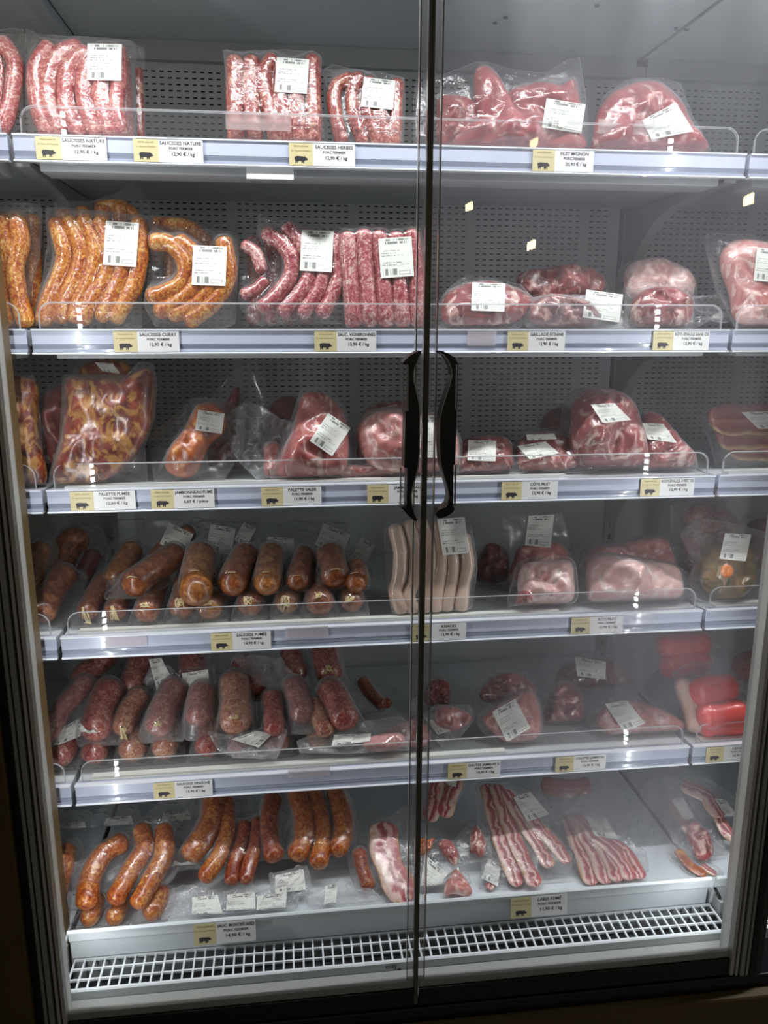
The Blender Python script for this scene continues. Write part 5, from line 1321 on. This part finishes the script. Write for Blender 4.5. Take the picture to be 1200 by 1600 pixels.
P(MG, 'small dark sausage beside the first bacon piece, bottom tray', SC_, (572, -0.06, Z6 + 0.01, 68), [('s', 'mont_red', 12, [(575, 1382), (568, 1362), (562, 1335)])], margin=8, vmin=-0.03, spikes=[(590, 1400)])
for i, (quad, flm, sx, lab) in enumerate([
        (((300, 1402), (340, 1398), (349, 1430), (300, 1436)), [(245, 1395), (300, 1380), (350, 1395), (362, 1442), (250, 1450)], (330, 1430), 'flat bag with wide sticker just behind the montbéliard tag'),
        (((355, 1398), (398, 1394), (400, 1432), (352, 1434)), [(345, 1392), (398, 1385), (410, 1400), (408, 1440), (346, 1442)], (378, 1400), 'flat bag with barcode sticker, second along the tray edge'),
        (((402, 1400), (448, 1394), (446, 1425), (400, 1432)), [(398, 1395), (450, 1375), (470, 1395), (465, 1430), (402, 1436)], (430, 1410), 'flat bag with pale sticker, third along the tray edge'),
        (((430, 1368), (474, 1358), (478, 1390), (430, 1396)), [(420, 1365), (480, 1350), (490, 1395), (425, 1404)], (455, 1385), 'bag with sticker above the third one along the tray edge'),
        (((508, 1384), (528, 1380), (524, 1418), (506, 1420)), [(480, 1395), (530, 1372), (575, 1385), (598, 1408), (560, 1420), (480, 1428)], (550, 1400), 'curled milky bag end at the tray edge left of the bacon')]):
    P(MG, lab, SC_, (sx[0], -0.095, Z6 + 0.012, 70), [], film=flm, labels=[quad], fmat='film_milky', vmin=-0.02, wr=2.4)
for i, (c0, lab) in enumerate([((112, 1298), 'sticker bag at the dim back of the tray, far left'), ((185, 1288), 'sticker bag at the dim back of the tray, left of the pair'), ((275, 1280), 'sticker bag at the dim back of the tray, right of the pair'), ((365, 1262), 'sticker bag leaning at the back between the sausages')]):
    x, y = c0
    P(MG, lab, SC_, (x, 0.16, Z6 + 0.05, 58), [], film=[(x - 42, y - 15), (x - 20, y - 35), (x + 30, y - 32), (x + 40, y + 5), (x + 30, y + 16), (x - 40, y + 18)], labels=[((x - 20, y - 10), (x + 20, y - 14), (x + 26, y + 8), (x - 24, y + 12))], fmat='film_milky', vmin=-0.05, wr=2.2)
M['bacon_bits'] = meat_mat('bacon_bits', (0.42, 0.10, 0.09), (0.24, 0.03, 0.035), (0.74, 0.50, 0.40), 0.62, 30)
BP = 'bacon_pack'
BC = 'packed bacon'
P(BP, 'single thick bacon piece standing left of the door seal, bottom tray', BC, (610, -0.07, Z6 + 0.02, 62), [('b', 'bacon', 24, [(600, 1300), (602, 1335), (616, 1370), (630, 1398)], 0.0)], film=[(575, 1285), (610, 1275), (640, 1250), (652, 1300), (650, 1412), (600, 1418), (572, 1350)], vmin=-0.03, wr=2, margin=6)
P(BP, 'bacon bits pack with large tilted sticker right of the door seal', BC, (690, -0.07, Z6 + 0.015, 64), [('m', 'pink', 0.02, [(694, 1398), (698, 1374), (712, 1358), (724, 1368), (738, 1392), (730, 1400), (712, 1396)]), ('m', 'hock', 0.016, [(650, 1322), (658, 1310), (672, 1312), (680, 1306), (676, 1322), (668, 1332), (655, 1336)]), ('m', 'bacon_bits', 0.02, [(684, 1318), (700, 1312), (716, 1330), (712, 1352), (696, 1340)])],
  film=[(640, 1330), (690, 1308), (715, 1330), (740, 1390), (735, 1405), (650, 1410)], labels=[((664, 1335), (697, 1364), (684, 1402), (655, 1396))], vmin=-0.03, wr=2.2)
P(BP, 'slim bacon pack with narrow sticker between bits and fanned slices', BC, (720, -0.03, Z6 + 0.03, 62), [('m', 'bacon_bits', 0.02, [(735, 1330), (736, 1298), (744, 1290), (752, 1300), (760, 1322), (752, 1340), (744, 1334)])], film=[(700, 1320), (735, 1285), (765, 1290), (770, 1340), (745, 1390), (715, 1370)], labels=[((707, 1342), (716, 1342), (738, 1378), (728, 1378))], vmin=-0.05, wr=2)
P(BP, 'pale bacon strips high at the back right of the door seal, bottom tray', BC, (690, 0.10, Z6 + 0.08, 58), [('b', 'bacon', 13, [(672, 1275), (680, 1250), (684, 1225)], 0.0), ('b', 'bacon', 13, [(695, 1268), (703, 1245), (712, 1222)], 0.002)], margin=10, vmin=-0.06, labels=[((690, 1212), (716, 1212), (712, 1230), (700, 1226))], wr=2)
P(BP, 'fanned bacon slices pack with sticker at upper right, middle of the bottom tray', BC, (820, -0.07, Z6 + 0.015, 66),
  [('b', 'bacon', 13, [(762, 1232), (772, 1280), (788, 1330), (806, 1376)], 0.0), ('b', 'bacon', 13, [(776, 1232), (792, 1280), (812, 1330), (834, 1376)], 0.005), ('b', 'bacon', 12, [(792, 1240), (812, 1275), (836, 1315), (856, 1348)], 0.010), ('b', 'bacon', 12, [(812, 1262), (838, 1290), (862, 1315), (882, 1342)], 0.013)],
  film=[(742, 1222), (790, 1218), (850, 1240), (872, 1280), (895, 1330), (895, 1378), (850, 1388), (760, 1388), (750, 1340)], labels=[((802, 1246), (828, 1237), (858, 1272), (824, 1284))], vmin=-0.03, wr=1.5)
P(BP, 'sticker pack half under the left of the fanned bacon slices', BC, (780, -0.085, Z6 + 0.004, 72), [('b', 'bacon', 8, [(765, 1385), (775, 1355)])], film=[(748, 1388), (752, 1340), (785, 1338), (796, 1392)], labels=[((764, 1340), (782, 1356), (778, 1385), (752, 1372))], vmin=-0.02)
P(BP, 'wide pack of five short bacon slices, faint sticker above, bottom tray', BC, (945, -0.07, Z6 + 0.008, 70),
  [('b', 'bacon', 13, [(888, 1282), (898, 1310), (912, 1345), (922, 1374)], 0.0), ('b', 'bacon', 13, [(898, 1278), (916, 1310), (934, 1345), (944, 1372)], 0.004), ('b', 'bacon', 12, [(905, 1280), (934, 1315), (952, 1345), (962, 1370)], 0.008), ('b', 'bacon', 12, [(932, 1310), (958, 1330), (974, 1350), (982, 1368)], 0.010), ('b', 'bacon', 11, [(960, 1318), (980, 1335), (992, 1352), (998, 1366)], 0.006)],
  film=[(872, 1262), (915, 1258), (960, 1285), (1010, 1330), (1022, 1380), (915, 1390), (890, 1340)], labels=[((915, 1276), (945, 1276), (967, 1312), (930, 1306))], vmin=-0.02, wr=1.4)
P(BP, 'narrow dark bacon piece with glossy marbled end, right of the tray', BC, (1080, -0.04, Z6 + 0.01, 66), [('b', 'slab', 13, [(1053, 1258), (1068, 1280), (1082, 1300)], 0.006), ('m', 'roast', 0.03, [(1072, 1300), (1085, 1282), (1102, 1298), (1115, 1325), (1108, 1342), (1088, 1338)])],
  film=[(1030, 1240), (1060, 1236), (1110, 1275), (1148, 1350), (1140, 1372), (1075, 1362), (1045, 1300)], labels=[((1050, 1250), (1068, 1246), (1085, 1278), (1068, 1280))], vmin=-0.03, wr=1.8)
P(BP, 'thin orange rind strip low at the right end of the bottom tray', BC, (1090, -0.09, Z6, 74), [('b', 'hock', 9, [(1062, 1332), (1078, 1352), (1098, 1366)], 0.0), ('b', 'bacon', 7, [(1100, 1355), (1114, 1364)], 0.0)], margin=8)
P(BP, 'upper bacon pack with sticker beside the right door post, bottom tray', BC, (1120, 0.03, Z6 + 0.05, 62), [('b', 'bacon', 14, [(1074, 1230), (1100, 1242), (1120, 1268)], 0.004), ('b', 'bacon', 11, [(1124, 1280), (1136, 1300), (1152, 1312)], 0.0)],
  film=[(1055, 1215), (1100, 1212), (1150, 1240), (1175, 1320), (1160, 1335), (1118, 1310), (1085, 1270)], labels=[((1116, 1248), (1134, 1250), (1158, 1284), (1152, 1300))], vmin=-0.06, wr=1.8)
P(BP, 'dim reddish bacon at the back under the fifth rail, right bay', BC, (900, 0.22, Z6 + 0.06, 50), [('b', 'slab', 14, [(855, 1228), (885, 1232), (915, 1228)], 0.0)], margin=12, vmin=-0.06)
